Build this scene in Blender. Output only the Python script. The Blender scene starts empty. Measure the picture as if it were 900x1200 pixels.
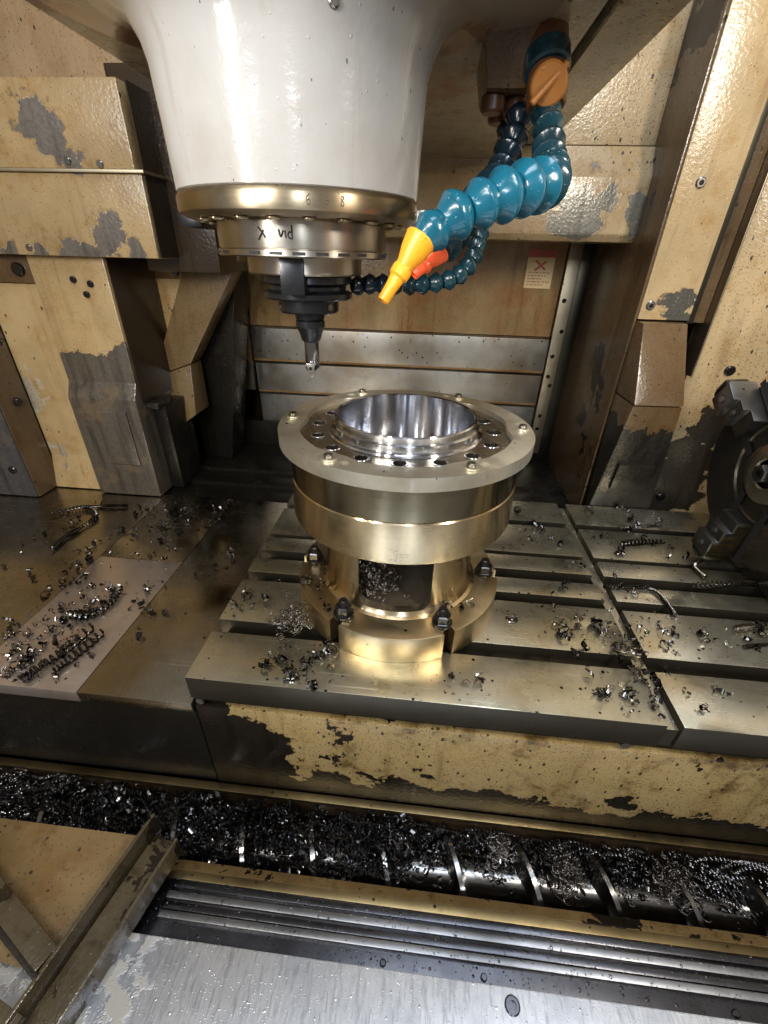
import bpy, bmesh, math, random
from mathutils import Vector, Matrix
random.seed(7)
R = math.radians
scene = bpy.context.scene
COL = scene.collection

# ------------------------------------------------------------------ camera
cam_d = bpy.data.cameras.new("camera")
cam = bpy.data.objects.new("camera", cam_d)
COL.objects.link(cam)
cam_d.sensor_fit = 'HORIZONTAL'
cam_d.sensor_width = 36.0
cam_d.lens = 36.0 * 506.4 / 900.0
cam_d.clip_start = 0.01
cam_d.clip_end = 50
_pi, _ya, _ro = 0.5350995, 0.0818149, -0.0283877
_f = Vector((-math.sin(_ya) * math.cos(_pi), math.cos(_ya) * math.cos(_pi), -math.sin(_pi)))
_r0 = Vector((math.cos(_ya), math.sin(_ya), 0))
_d0 = _f.cross(_r0)
_r = math.cos(_ro) * _r0 + math.sin(_ro) * _d0
_d = -math.sin(_ro) * _r0 + math.cos(_ro) * _d0
m3 = Matrix((_r, -_d, -_f)).transposed()
cam.matrix_world = Matrix.Translation((0, 0, 0.5)) @ m3.to_4x4()
scene.camera = cam

# ------------------------------------------------------------------ world and lamps
world = bpy.data.worlds.new("World")
scene.world = world
world.use_nodes = True
bg = world.node_tree.nodes["Background"]
bg.inputs[0].default_value = (1.0, 0.93, 0.84, 1)
bg.inputs[1].default_value = 0.21

def area(name, loc, target, sx, sy, power, col):
    d = bpy.data.lights.new(name, 'AREA')
    d.shape = 'RECTANGLE'; d.size = sx; d.size_y = sy
    d.energy = power; d.color = col
    o = bpy.data.objects.new(name, d); COL.objects.link(o)
    o.location = loc
    o.rotation_euler = (Vector(target) - Vector(loc)).to_track_quat('-Z', 'Y').to_euler()
    return o

area("work_lamp_right", (0.60, 0.06, 0.92), (0.1, 0.8, 0.3), 0.06, 0.30, 7.5, (1.0, 0.92, 0.80))
area("work_lamp_left", (-0.52, -0.14, 0.68), (-0.15, 0.7, 0.45), 0.045, 0.34, 4.2, (1.0, 0.93, 0.82))
area("work_lamp_middle", (-0.36, -0.20, 0.95), (-0.05, 0.7, 0.3), 0.04, 0.30, 2.6, (1.0, 0.94, 0.85))
area("shop_light", (0.20, 0.15, 2.10), (0.10, 0.20, 0.0), 1.6, 0.50, 26.0, (0.78, 0.88, 1.0))
area("rear_fill_left", (-1.05, -2.3, 1.55), (-0.1, 0.6, 0.2), 0.16, 1.1, 30.0, (0.88, 0.94, 1.0))  # added unseen lamp behind the camera, for reflection bands on turned steel
area("rear_fill_right", (0.55, -2.6, 1.60), (0.0, 0.6, 0.2), 0.16, 1.1, 34.0, (0.88, 0.94, 1.0))  # its pair, also added, fills the front with cool light
scene.cycles.max_bounces = 7
scene.cycles.diffuse_bounces = 3
scene.cycles.glossy_bounces = 5

vs = scene.view_settings
vs.view_transform = 'Standard'; vs.look = 'None'; vs.gamma = 1.0; vs.use_curve_mapping = False
vs.exposure = 0.30

# ------------------------------------------------------------------ material helpers
class NT:
    def __init__(s, name):
        s.m = bpy.data.materials.new(name); s.m.use_nodes = True
        s.t = s.m.node_tree; s.n = s.t.nodes
        s.b = s.n["Principled BSDF"]
        g = s.n.new("ShaderNodeNewGeometry"); s.P = g.outputs["Position"]
    def link(s, a, b): s.t.links.new(a, b)
    def put(s, sock, v):
        if isinstance(v, bpy.types.NodeSocket): s.link(v, sock)
        elif isinstance(v, (tuple, list)) and len(v) == 3 and sock.type == 'RGBA': sock.default_value = (*v, 1)
        else: sock.default_value = v
    def math(s, op, a, b=0.0, c=None, clamp=False):
        n = s.n.new("ShaderNodeMath"); n.operation = op; n.use_clamp = clamp
        s.put(n.inputs[0], a); s.put(n.inputs[1], b)
        if c is not None: s.put(n.inputs[2], c)
        return n.outputs[0]
    def scalev(s, v):
        n = s.n.new("ShaderNodeVectorMath"); n.operation = 'MULTIPLY'
        s.link(s.P, n.inputs[0]); n.inputs[1].default_value = v
        return n.outputs[0]
    def noise(s, scale, detail=4, rough=.55, vec=None, dist=0.0):
        n = s.n.new("ShaderNodeTexNoise")
        s.link(vec or s.P, n.inputs["Vector"])
        n.inputs["Scale"].default_value = scale; n.inputs["Detail"].default_value = detail
        n.inputs["Roughness"].default_value = rough; n.inputs["Distortion"].default_value = dist
        return n.outputs[0]
    def vor(s, scale, feat='F1', vec=None):
        n = s.n.new("ShaderNodeTexVoronoi"); n.feature = feat
        s.link(vec or s.P, n.inputs["Vector"]); n.inputs["Scale"].default_value = scale
        return n.outputs["Distance"], n.outputs["Color"]
    def sep(s, v=None):
        n = s.n.new("ShaderNodeSeparateXYZ"); s.link(v or s.P, n.inputs[0]); return n.outputs
    def step(s, v, lo, hi):
        n = s.n.new("ShaderNodeMapRange"); n.interpolation_type = 'SMOOTHSTEP'
        s.put(n.inputs[0], v); n.inputs[1].default_value = lo; n.inputs[2].default_value = hi
        return n.outputs[0]
    def mix(s, f, a, b):
        n = s.n.new("ShaderNodeMix"); n.data_type = 'RGBA'
        s.put(n.inputs[0], f); s.put(n.inputs[6], a); s.put(n.inputs[7], b)
        return n.outputs[2]
    def mixf(s, f, a, b):
        n = s.n.new("ShaderNodeMix"); n.data_type = 'FLOAT'
        s.put(n.inputs[0], f); s.put(n.inputs[2], a); s.put(n.inputs[3], b)
        return n.outputs[0]
    def dist(s, c):
        n = s.n.new("ShaderNodeVectorMath"); n.operation = 'DISTANCE'
        s.link(s.P, n.inputs[0]); n.inputs[1].default_value = c
        return n.outputs["Value"]
    def bump(s, h, strength=.3, d=.002):
        n = s.n.new("ShaderNodeBump"); n.inputs["Strength"].default_value = strength
        n.inputs["Distance"].default_value = d
        s.put(n.inputs["Height"], h); s.link(n.outputs[0], s.b.inputs["Normal"])
    def out(s, col=None, rough=None, metal=None, spec=None):
        if col is not None: s.put(s.b.inputs["Base Color"], col)
        if rough is not None: s.put(s.b.inputs["Roughness"], rough)
        if metal is not None: s.put(s.b.inputs["Metallic"], metal)
        if spec is not None: s.put(s.b.inputs["Specular IOR Level"], spec)
        return s.m
    def drops(s, scale, keep):
        """sparse round wet beads: height field from random Voronoi cells"""
        d, c = s.vor(scale)
        x = s.sep(c)[0]
        r = s.math('MULTIPLY', x, .38)
        ins = s.math('SUBTRACT', r, d)
        h = s.step(ins, 0.0, .16)
        k = s.math('GREATER_THAN', s.sep(c)[1], 1 - keep)
        return s.math('MULTIPLY', h, k)

def paint(name, base, steel=(.13, .12, .12), dark=(.022, .016, .011), patches=(), chips=.30, dirt=.5,
          below=None, rust=0.0, rough=.26, wet=.30, spat=.12, grime=.42, fray=.16, cs=5.5, gth=.62):
    """oily machine enamel: tonal drift, grime runs, specks, flaked-off spots down to grey steel"""
    t = NT(name)
    big = t.noise(4.0, 4, .6); mid = t.noise(19, 5, .65); fine = t.noise(170, 2, .6)
    col = t.mix(t.step(big, .38, .68), base, tuple(c * .74 for c in base))
    col = t.mix(t.math('MULTIPLY', t.step(mid, .46, .74), .8), col, (base[0] * .74, base[1] * .60, base[2] * .40))
    streak = t.noise(1.0, 3, .62, t.scalev((44, 44, 3.5)))
    col = t.mix(t.math('MULTIPLY', t.step(streak, .52, .80), dirt * .95), col, (base[0] * .30, base[1] * .20, base[2] * .11))
    runs = t.noise(1.0, 3, .55, t.scalev((13, 13, 1.6)))
    col = t.mix(t.math('MULTIPLY', t.step(runs, .44, .78), dirt * .55), col, (base[0] * .50, base[1] * .42, base[2] * .30))
    gr = t.step(t.math('ADD', t.math('MULTIPLY', big, .55), t.math('MULTIPLY', mid, .55)), gth, gth + .12)
    col = t.mix(t.math('MULTIPLY', gr, grime), col, (base[0] * .16, base[1] * .12, base[2] * .08))
    if rust:
        rn = t.step(t.noise(6, 4, .65), .60 - rust * .2, .74)
        col = t.mix(t.math('MULTIPLY', rn, .8), col, (.22, .075, .018))
    # specks of oil and swarf, slightly run downwards
    d, c = t.vor(130, vec=t.scalev((1, 1, .55))); sc = t.sep(c)
    sp = t.math('MULTIPLY', t.step(t.math('SUBTRACT', t.math('MULTIPLY', sc[0], .36), d), 0.0, .10), t.math('GREATER_THAN', sc[1], 1 - spat * 1.5))
    col = t.mix(t.math('MULTIPLY', sp, .95), col, dark)
    d2, c2 = t.vor(420); s2 = t.sep(c2)
    sp2 = t.math('MULTIPLY', t.math('LESS_THAN', d2, t.math('MULTIPLY', s2[0], .50)), t.math('GREATER_THAN', s2[1], 1 - spat * 1.6))
    col = t.mix(t.math('MULTIPLY', sp2, .7), col, dark)
    # flaked patches
    en = t.noise(21, 4, .64)
    edge = t.math('MULTIPLY_ADD', en, fray, -fray / 2)
    val = t.math('MULTIPLY', t.math('SUBTRACT', t.noise(cs, 5, .66, dist=.4), .66 - chips * .08), 16.0 / cs) if chips > 0 else None
    for (c0, r0) in patches:
        v = t.math('SUBTRACT', r0, t.math('ADD', t.dist(c0), edge))
        val = v if val is None else t.math('MAXIMUM', val, v)
    if below is not None:
        v = t.math('SUBTRACT', below, t.math('ADD', t.sep()[2], edge))
        val = v if val is None else t.math('MAXIMUM', val, v)
    rr = t.math('MULTIPLY_ADD', mid, .24, rough - .15)
    h = t.math('MULTIPLY', fine, 1.0)
    if val is not None:
        mask = t.step(val, -.001, .001)
        rim = t.math('MULTIPLY', t.step(val, -.007, -.001), .6)          # stained border of the flaked paint
        col = t.mix(rim, col, (base[0] * .45, base[1] * .33, base[2] * .20))
        lip = t.math('MULTIPLY', t.step(val, -.0022, -.0014), t.step(en, .42, .55))   # pale primer showing at the broken edge
        col = t.mix(t.math('MULTIPLY', lip, .7), col, (min(1, base[0] * 1.25), min(1, base[1] * 1.35), min(1, base[2] * 1.6)))
        scol = t.mix(t.math('MULTIPLY', t.step(fine, .45, .65), .5), steel, tuple(c * .62 for c in steel))
        scol = t.mix(t.math('MULTIPLY', t.step(streak, .45, .72), .75), scol, tuple(c * .34 for c in steel))
        scol = t.mix(t.math('MULTIPLY', t.step(en, .56, .64), .6), scol, (steel[0] * 1.5, steel[1] * 1.25, steel[2] * .95))
        col = t.mix(mask, col, scol)
    b1 = t.drops(330, wet); b2 = t.drops(170, wet * .35)
    h = t.math('ADD', h, t.math('ADD', t.math('MULTIPLY', b1, .45), b2))
    t.bump(h, .5, .0011)
    wetm = t.math('MAXIMUM', b1, b2)
    rr = t.mixf(wetm, rr, .08)
    return t.out(col, rr, 0.0 if val is None else t.math('MULTIPLY', mask, .45), .5)

def metal(name, base, rough=.25, tint=None, stain=.4, brush=(0, 0, 0), bumpk=.15, wet=.0, darkspots=0.0, aniso=0.0, metallic=1.0, scratch=0.0, puddle=0.0):
    t = NT(name)
    big = t.noise(6, 5); mid = t.noise(30, 6, .65)
    tint = tint or tuple(c * .6 for c in base)
    col = t.mix(t.math('MULTIPLY', t.step(big, .35, .72), stain), base, tint)
    col = t.mix(t.math('MULTIPLY', t.step(mid, .52, .78), stain * .7), col, tuple(c * .45 for c in base))
    if darkspots:
        d, c = t.vor(120); sc = t.sep(c)
        sp = t.math('MULTIPLY', t.math('LESS_THAN', d, t.math('MULTIPLY', sc[0], .3)), t.math('GREATER_THAN', sc[1], 1 - darkspots))
        col = t.mix(sp, col, (.02, .018, .015))
    h = t.math('MULTIPLY', mid, .5)
    rr = t.math('MULTIPLY_ADD', mid, .22, rough - .09)
    if any(brush):
        br = t.noise(1.0, 3, .6, t.scalev(brush))
        h = t.math('ADD', h, br)
        rr = t.math('ADD', rr, t.math('MULTIPLY_ADD', br, .12, -.06))
    if scratch:
        tot = None
        for ang in (.45, -1.05, 1.7):
            mp = t.n.new("ShaderNodeMapping"); t.link(t.P, mp.inputs["Vector"])
            mp.inputs["Rotation"].default_value = (0, 0, ang); mp.inputs["Scale"].default_value = (5, 340, 5)
            v = t.step(t.noise(1.0, 2, .5, mp.outputs[0]), .70, .76)
            tot = v if tot is None else t.math('MAXIMUM', tot, v)
        col = t.mix(t.math('MULTIPLY', tot, scratch), col, tuple(min(1, c * 1.5) for c in base))
        rr = t.math('ADD', rr, t.math('MULTIPLY', tot, .10))
    if puddle:
        pd = t.step(t.noise(9, 4, .55), .58 - puddle * .15, .76 - puddle * .15)
        rr = t.mixf(pd, rr, .15)
        col = t.mix(t.math('MULTIPLY', pd, .12), col, tint)
    if wet:
        b = t.math('ADD', t.drops(300, wet), t.drops(150, wet * .5))
        h = t.math('ADD', h, t.math('MULTIPLY', b, 2.5))
    t.bump(h, bumpk, .001)
    if aniso:
        t.b.inputs["Anisotropic"].default_value = aniso; t.b.inputs["Anisotropic Rotation"].default_value = .25
        tg = t.n.new("ShaderNodeTangent"); tg.direction_type = 'RADIAL'; tg.axis = 'Z'
        t.link(tg.outputs[0], t.b.inputs["Tangent"])
    return t.out(col, rr, metallic, .5)

def plastic(name, base, rough=.22, grime=(.01, .012, .016), amount=.5, wet=.4):
    t = NT(name)
    n = t.noise(22, 6, .6)
    col = t.mix(t.math('MULTIPLY', t.step(n, .45, .75), amount), base, grime)
    b = t.math('ADD', t.drops(330, wet), t.drops(180, wet * .5))
    t.bump(t.math('ADD', b, t.math('MULTIPLY', n, .4)), .35, .002)
    return t.out(col, t.math('MULTIPLY_ADD', n, .2, rough - .08), 0.0, .5)

OCH = (.36, .248, .116)
M = {}
M['ochre'] = paint('ochre_paint', OCH, chips=.2)
M['ochre_box'] = paint('ochre_paint_boxes', (.325, .225, .110), steel=(.17, .145, .12), chips=0, fray=.12, wet=.5,
    patches=[((-.700, .925, .690), .030), ((-.685, .925, .655), .026), ((-.650, .925, .630), .016), ((-.62, .925, .525), .036), ((-.70, .925, .492), .022), ((-.77, .925, .486), .020), ((-.57, .925, .488), .022), ((-.84, .925, .485), .02), ((-.90, .925, .486), .020), ((-.66, .925, .495), .026)], spat=.18)
M['ochre_col'] = paint('ochre_paint_column', OCH, steel=(.13, .108, .085), below=.30, chips=.25)
M['ochre_recess'] = paint('ochre_paint_pale_flakes', (.37, .255, .122), steel=(.58, .48, .34), chips=1.0, spat=.06, cs=9)
M['ochre_pil'] = paint('ochre_paint_pillar', (.31, .205, .095), steel=(.085, .08, .082), below=.22, chips=.3)
M['ochre_dark'] = paint('shaded_oily_paint', (.030, .019, .010), steel=(.015, .013, .011), chips=0, dirt=.8, wet=.1)  # near-black brown, puts shade into flanks and inner faces
M['ochre_brace'] = paint('brown_brace_paint', (.15, .098, .044), steel=(.2, .18, .15), chips=0, dirt=.6, wet=.05)
M['wall_brown'] = paint('upper_wall_paint', (.25, .168, .09), chips=0, dirt=.5, wet=.05)
M['ochre_r'] = paint('right_back_cover_paint', (.39, .292, .168), steel=(.22, .205, .17), chips=0, spat=.22, fray=.08, wet=.4, grime=.15, dirt=.3,
    patches=[((.265, 1.08, .588), .050), ((.30, 1.08, .575), .036), ((.400, 1.08, .578), .036), ((.30, 1.09, .645), .010), ((.335, 1.08, .60), .026), ((.385, 1.08, .60), .02)])
M['ochre_rc'] = paint('right_column_paint', (.375, .272, .145), steel=(.13, .12, .10), chips=0, wet=.8, spat=.22, grime=.2,
    patches=[((.48, .955, .43), .03), ((.50, .955, .40), .035)])
M['brow'] = paint('wet_brow_paint', (.10, .060, .027), steel=(.030, .026, .021), below=.22, chips=.1, wet=.9, spat=.25)
M['ochre_rw'] = paint('right_wall_paint', (.39, .282, .150), steel=(.06, .047, .034), chips=0, wet=.7, spat=.26, grime=.2,
    patches=[((.62, .99, .10), .06), ((.60, .99, .03), .065), ((.64, .99, .19), .04), ((.655, .99, .25), .024)])
M['cream_w'] = paint('cream_wall_paint', (0.605, 0.504, 0.370), chips=0, dirt=.15, wet=.15, spat=.08, grime=.1)
M['side'] = paint('shaded_column_side_paint', (.095, .060, .031), steel=(.018, .015, .012), chips=.7, dirt=.9, wet=.15)  # dark base paints the shade of side faces, under oily dirt
M['apron'] = paint('apron_paint', (.235, .168, .072), steel=(.016, .0125, .009), chips=.25, cs=10, dirt=.6, wet=.5, spat=.34, grime=.85, gth=.53, below=-.205,
    patches=[((-.27, .37, -.17), .10), ((-.30, .37, -.07), .055), ((-.20, .37, -.22), .05), ((-.09, .37, -.10), .014), ((.10, .37, -.24), .05), ((.33, .37, -.20), .02), ((.05, .37, -.17), .014)])
M['cover_o'] = paint('slide_cover_paint', (.27, .185, .085), steel=(.24, .2, .15), chips=0, rust=.9, dirt=.9, wet=.35, grime=.5)
M['cast'] = paint('head_casting_paint', (.30, .245, .165), steel=(.17, .06, .022), chips=0, dirt=.6, wet=.15, fray=.07,
    patches=[((.02, .52, .702), .028), ((.05, .545, .702), .026), ((-.345, .62, .702), .035), ((-.37, .58, .702), .030), ((-.32, .66, .702), .022)], rust=.25)
M['olive'] = paint('olive_underside_paint', (.36, .29, .18), chips=0, dirt=.6, wet=.05, spat=.2)
M['bracket'] = paint('bracket_paint', (.055, .042, .024), steel=(.025, .018, .011), cs=16, chips=.9, dirt=.9, wet=.3, grime=.7)

def head_white():
    t = NT('white_enamel')
    n = t.noise(9, 5); f = t.noise(85, 4, .65)
    z = t.sep()[2]
    col = t.mix(t.step(n, .4, .75), (.385, .38, .375), (.32, .30, .27))
    streak = t.noise(1.0, 4, .6, t.scalev((60, 60, 5)))
    col = t.mix(t.math('MULTIPLY', t.step(streak, .55, .80), .35), col, (.24, .20, .15))
    d, c = t.vor(150, vec=t.scalev((1, 1, .6))); sc = t.sep(c)
    sp = t.math('MULTIPLY', t.math('LESS_THAN', d, t.math('MULTIPLY', sc[0], .20)), t.math('GREATER_THAN', sc[1], .80))
    col = t.mix(t.math('MULTIPLY', sp, .8), col, (.05, .04, .03))
    # flaring collar at the top carries brown coolant stains
    st = t.math('MULTIPLY', t.step(z, .650, .690), t.step(t.noise(8, 5, .6), .22, .48))
    col = t.mix(t.math('MULTIPLY', st, .88), col, (.20, .145, .09))
    for (c0, r0) in (((-.370, .612, .697), .055), ((-.345, .640, .695), .040), ((-.40, .588, .698), .045), ((.000, .621, .69), .050), ((-.021, .593, .69), .036)):
        rm = t.step(t.math('SUBTRACT', r0, t.math('ADD', t.dist(c0), t.math('MULTIPLY_ADD', f, .05, -.025))), -.008, .012)
        col = t.mix(t.math('MULTIPLY', rm, .8), col, (.165, .062, .024))
    h = t.math('ADD', t.drops(280, .14), t.math('MULTIPLY', f, .7))
    t.bump(h, .40, .0012)
    return t.out(col, t.math('MULTIPLY_ADD', n, .12, .10), 0.0, .5)
M['head_w'] = head_white()

M['gold'] = metal('oily_turned_steel', (.72, .61, .42), .22, (.55, .40, .19), .7, (6, 6, 520), .010, aniso=.93)
M['flange'] = metal('oily_flange_steel', (.62, .53, .36), .30, (.38, .245, .09), .9, (0, 0, 0), .05, darkspots=.07, scratch=.4)
M['band'] = metal('housing_band_steel', (.33, .29, .20), .16, (.19, .155, .085), .6, (6, 6, 500), .010, aniso=.9)
M['clampring'] = metal('clamp_ring_steel', (.84, .81, .71), .34, (.52, .46, .33), 1.0, (160, 160, 160), .22, scratch=.6, darkspots=.12, metallic=.92, wet=.06)
M['bore'] = metal('bored_bright_steel', (.66, .67, .71), .13, (.5, .51, .55), .3, (4, 4, 700), .005, aniso=.95)
M['face'] = metal('housing_face_steel', (.36, .33, .28), .26, (.20, .17, .12), .6, (0, 0, 0), .1, darkspots=.05)
M['dark_in'] = metal('shaded_inside_steel', (.15, .125, .095), .30, (.07, .05, .03), .7, (0, 0, 0), .2, metallic=.6)  # darkened to imitate the shade inside the column
M['table'] = metal('ground_table_steel', (.60, .565, .455), .28, (.36, .32, .20), .85, (14, 420, 14), .08, darkspots=.20, scratch=.8, wet=.07, metallic=.95, puddle=.5)
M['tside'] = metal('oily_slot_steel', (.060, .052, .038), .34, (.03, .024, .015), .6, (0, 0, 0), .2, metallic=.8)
M['way'] = metal('oily_way_cover_steel', (.41, .375, .305), .24, (.24, .195, .12), .85, (420, 10, 10), .02, darkspots=.10, scratch=.35, wet=.05, puddle=.4)
M['way_l'] = metal('pale_way_cover_steel', (.60, .51, .44), .32, (.34, .265, .20), .85, (420, 10, 10), .02, darkspots=.16, scratch=.6, wet=.05, metallic=.92)
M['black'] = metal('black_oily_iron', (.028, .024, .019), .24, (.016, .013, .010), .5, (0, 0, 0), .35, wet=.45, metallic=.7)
M['slat'] = metal('slide_slat_steel', (.44, .42, .39), .32, (.25, .20, .135), .85, (220, 10, 14), .14, scratch=.3, darkspots=.08)
M['slatrust'] = metal('slide_slat_rusty_edge', (.26, .16, .075), .42, (.12, .06, .02), .8, (200, 8, 20), .2)
M['strip'] = metal('frame_strip_steel', (.40, .34, .24), .4, (.25, .19, .12), .6, (0, 0, 0), .15, darkspots=.06)
M['footpale'] = metal('brace_foot_sheet', (.075, .062, .044), .45, (.05, .04, .025), .6, (0, 0, 0), .15, metallic=.2)
M['ringchrome'] = metal('spindle_ring_steel', (.46, .39, .28), .34, (.28, .185, .075), .75, (8, 8, 420), .04, wet=.15, aniso=.8)
M['nose'] = metal('spindle_nose_steel', (.50, .46, .40), .30, (.28, .23, .16), .5, (6, 6, 500), .03, wet=.15, aniso=.8)
M['tool'] = metal('black_oxide_holder', (.055, .058, .065), .22, (.025, .026, .03), .5, (0, 0, 0), .1, metallic=.85)
M['toolbright'] = metal('polished_tool_shank', (.34, .34, .35), .14, (.16, .16, .17), .5, (0, 0, 0), .08)
M['carbide'] = metal('carbide_insert', (.62, .60, .56), .22)
M['screw'] = metal('socket_screw_steel', (.26, .245, .22), .28, (.12, .10, .08), .6)
M['nut'] = metal('black_stud_nut', (.045, .043, .042), .18, (.02, .02, .02), .4, metallic=.85)
M['chip'] = metal('oily_blue_black_chip', (.085, .080, .077), .17, (.025, .023, .022), .85, (0, 0, 0), .3)
M['chipb'] = metal('bright_chip', (.26, .24, .22), .20, (.08, .07, .055), .85, (0, 0, 0), .25)
M['wool'] = metal('fine_swarf_wire', (.16, .145, .135), .28, (.06, .05, .045), .7)
M['pile'] = metal('oily_black_swarf', (.125, .122, .125), .18, (.035, .034, .035), .7)
M['chuck'] = metal('oily_chuck_steel', (.11, .10, .085), .22, (.05, .043, .033), .6, (0, 0, 0), .06, metallic=.9)
M['jaw'] = metal('ground_jaw_steel', (.20, .195, .19), .32, (.075, .07, .06), .9, (60, 300, 60), .12, scratch=.5, darkspots=.15)
M['jawgold'] = metal('oily_jaw_flank', (.16, .12, .055), .30, (.06, .045, .02), .9)
M['auger'] = metal('worn_auger_steel', (.24, .235, .235), .20, (.10, .095, .09), .6, (0, 0, 0), .15, darkspots=.04)
M['rail'] = metal('black_door_rail', (.07, .071, .08), .26, (.025, .025, .03), .6, (0, 0, 0), .4, wet=.6)
M['railbright'] = metal('rail_ridge_aluminium', (.24, .245, .26), .36, (.085, .085, .092), .9, (0, 0, 0), .6, wet=.8)
M['ledge'] = metal('ledge_edge_brass', (.20, .15, .075), .36, (.05, .036, .016), .9, (0, 0, 0), .25, darkspots=.25)
M['trough'] = paint('trough_paint', (.125, .082, .034), steel=(.014, .011, .008), cs=18, chips=.9, dirt=1.0, wet=.5, grime=.8)

def front_plate():
    t = NT('front_cover_stainless')
    x = t.sep()[0]
    n = t.noise(14, 6, .65); f = t.noise(1.0, 5, .65, t.scalev((260, 40, 40)))
    col = t.mix(t.step(n, .35, .7), (.66, .69, .75), (.46, .49, .55))
    col = t.mix(t.math('MULTIPLY', t.step(f, .48, .66), .55), col, (.28, .30, .35))
    flake = t.step(t.noise(34, 5, .7), .46, .52)
    pm = t.math('MULTIPLY', t.math('SUBTRACT', 1.0, t.step(t.math('ADD', x, t.math('MULTIPLY_ADD', t.noise(26, 6, .72), .20, -.10)), -.30, -.27)), flake)
    col = t.mix(pm, col, (.25, .24, .22))
    b = t.math('ADD', t.drops(420, .45), t.drops(240, .12))
    h = t.math('ADD', t.math('MULTIPLY', b, 1.2), t.math('ADD', t.math('MULTIPLY', f, .8), t.math('MULTIPLY', pm, .9)))
    t.bump(h, .4, .0010)
    rr = t.mixf(pm, t.math('MULTIPLY_ADD', n, .2, .33), .5)
    return t.out(col, rr, t.math('SUBTRACT', 1.0, pm), .5)
M['plate'] = front_plate()

M['blue'] = plastic('blue_hose_plastic', (.006, .088, .140), .18, (.003, .015, .022), 1.0, .8)
M['bluedark'] = plastic('dark_blue_hose_plastic', (.006, .036, .052), .18, (.003, .008, .011), .9, .8)
M['navy'] = plastic('navy_oily_hose_plastic', (.006, .016, .026), .16, (.004, .005, .008), .6)
M['yellow'] = plastic('yellow_nozzle_plastic', (.80, .34, .018), .28, (.38, .14, .008), .7, .35)
M['red'] = plastic('orange_red_nozzle_plastic', (.78, .10, .025), .3, (.4, .06, .02), .3, .1)
M['orange'] = plastic('orange_valve_plastic', (.30, .115, .02), .35, (.08, .035, .008), .9, .2)
M['copper'] = plastic('brown_pipe', (.11, .042, .016), .35, (.03, .014, .008), .8, .2)
M['ink'] = plastic('black_marker_ink', (.012, .012, .014), .5, (.01, .01, .01), .1, 0)
M['engrave'] = plastic('engraved_mark', (.07, .05, .03), .5, (.03, .02, .01), .2, 0)
M['lab_c'] = plastic('label_cream', (.62, .44, .22), .45, (.45, .28, .12), .6, .05)
M['lab_r'] = plastic('label_red', (.45, .07, .05), .45, (.12, .05, .04), .5, .05)
M['lab_t'] = plastic('label_print', (.30, .15, .06), .5, (.2, .1, .05), .2, 0)
M['rubber'] = plastic('black_rubber', (.012, .012, .013), .4, (.02, .018, .015), .4, .2)
M['label_red'] = M['lab_r']

# ------------------------------------------------------------------ geometry helpers
def nb(): return bmesh.new()

def box(bm, x0, x1, y0, y1, z0, z1, bev=.0):
    v = [bm.verts.new(p) for p in ((x0,y0,z0),(x1,y0,z0),(x1,y1,z0),(x0,y1,z0),(x0,y0,z1),(x1,y0,z1),(x1,y1,z1),(x0,y1,z1))]
    fs = [bm.faces.new([v[i] for i in q]) for q in ((3,2,1,0),(4,5,6,7),(0,1,5,4),(1,2,6,5),(2,3,7,6),(3,0,4,7))]
    if bev:
        es = list({e for f in fs for e in f.edges})
        bmesh.ops.bevel(bm, geom=es, offset=bev, segments=2, affect='EDGES', profile=.6)
    return bm

def hexa(bm, bot, top, bev=0.0):
    """solid between two quads (each 4 points, same winding)"""
    a = [bm.verts.new(p) for p in bot]; b = [bm.verts.new(p) for p in top]
    n = len(a)
    fs = [bm.faces.new(a[::-1]), bm.faces.new(b)]
    for i in range(n):
        j = (i + 1) % n
        fs.append(bm.faces.new((a[i], a[j], b[j], b[i])))
    bmesh.ops.recalc_face_normals(bm, faces=fs)
    if bev:
        es = list({e for f in fs for e in f.edges})
        bmesh.ops.bevel(bm, geom=es, offset=bev, segments=2, affect='EDGES', profile=.6)
    return bm

def prism_x(bm, prof, x0, x1, bev=0.0):
    return hexa(bm, [(x0, y, z) for y, z in prof], [(x1, y, z) for y, z in prof], bev)

def lathe(bm, prof, c=(0, 0, 0), seg=64, closed=False, mat=None):
    """prof: [(r, z)]; axis vertical through c; optional 3x3/4x4 transform afterwards"""
    rings = []
    new = []
    for r, z in prof:
        if r < 1e-6:
            v = bm.verts.new((0, 0, z)); rings.append([v]); new.append(v)
        else:
            rg = [bm.verts.new((r * math.cos(2*math.pi*i/seg), r * math.sin(2*math.pi*i/seg), z)) for i in range(seg)]
            rings.append(rg); new += rg
    pairs = list(zip(rings[:-1], rings[1:]))
    if closed: pairs.append((rings[-1], rings[0]))
    for a, b in pairs:
        if len(a) == 1 and len(b) == 1: continue
        for i in range(seg):
            j = (i + 1) % seg
            if len(a) == 1: bm.faces.new((a[0], b[j], b[i]))
            elif len(b) == 1: bm.faces.new((a[i], a[j], b[0]))
            else: bm.faces.new((a[i], a[j], b[j], b[i]))
    T = Matrix.Translation(c) @ (mat.to_4x4() if mat else Matrix.Identity(4))
    bmesh.ops.transform(bm, matrix=T, verts=new)
    return bm

def cyl(bm, p0, p1, r0, r1=None, seg=24, cap=.0):
    r1 = r0 if r1 is None else r1
    p0 = Vector(p0); p1 = Vector(p1); L = (p1 - p0).length
    q = (p1 - p0).to_track_quat('Z', 'Y').to_matrix()
    c = min(cap, r0 * .4, r1 * .4)
    prof = [(0, 0), (r0 - c, 0), (r0, c), (r1, L - c), (r1 - c, L), (0, L)] if c else [(0, 0), (r0, 0), (r1, L), (0, L)]
    return lathe(bm, prof, p0, seg, mat=q)

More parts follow.
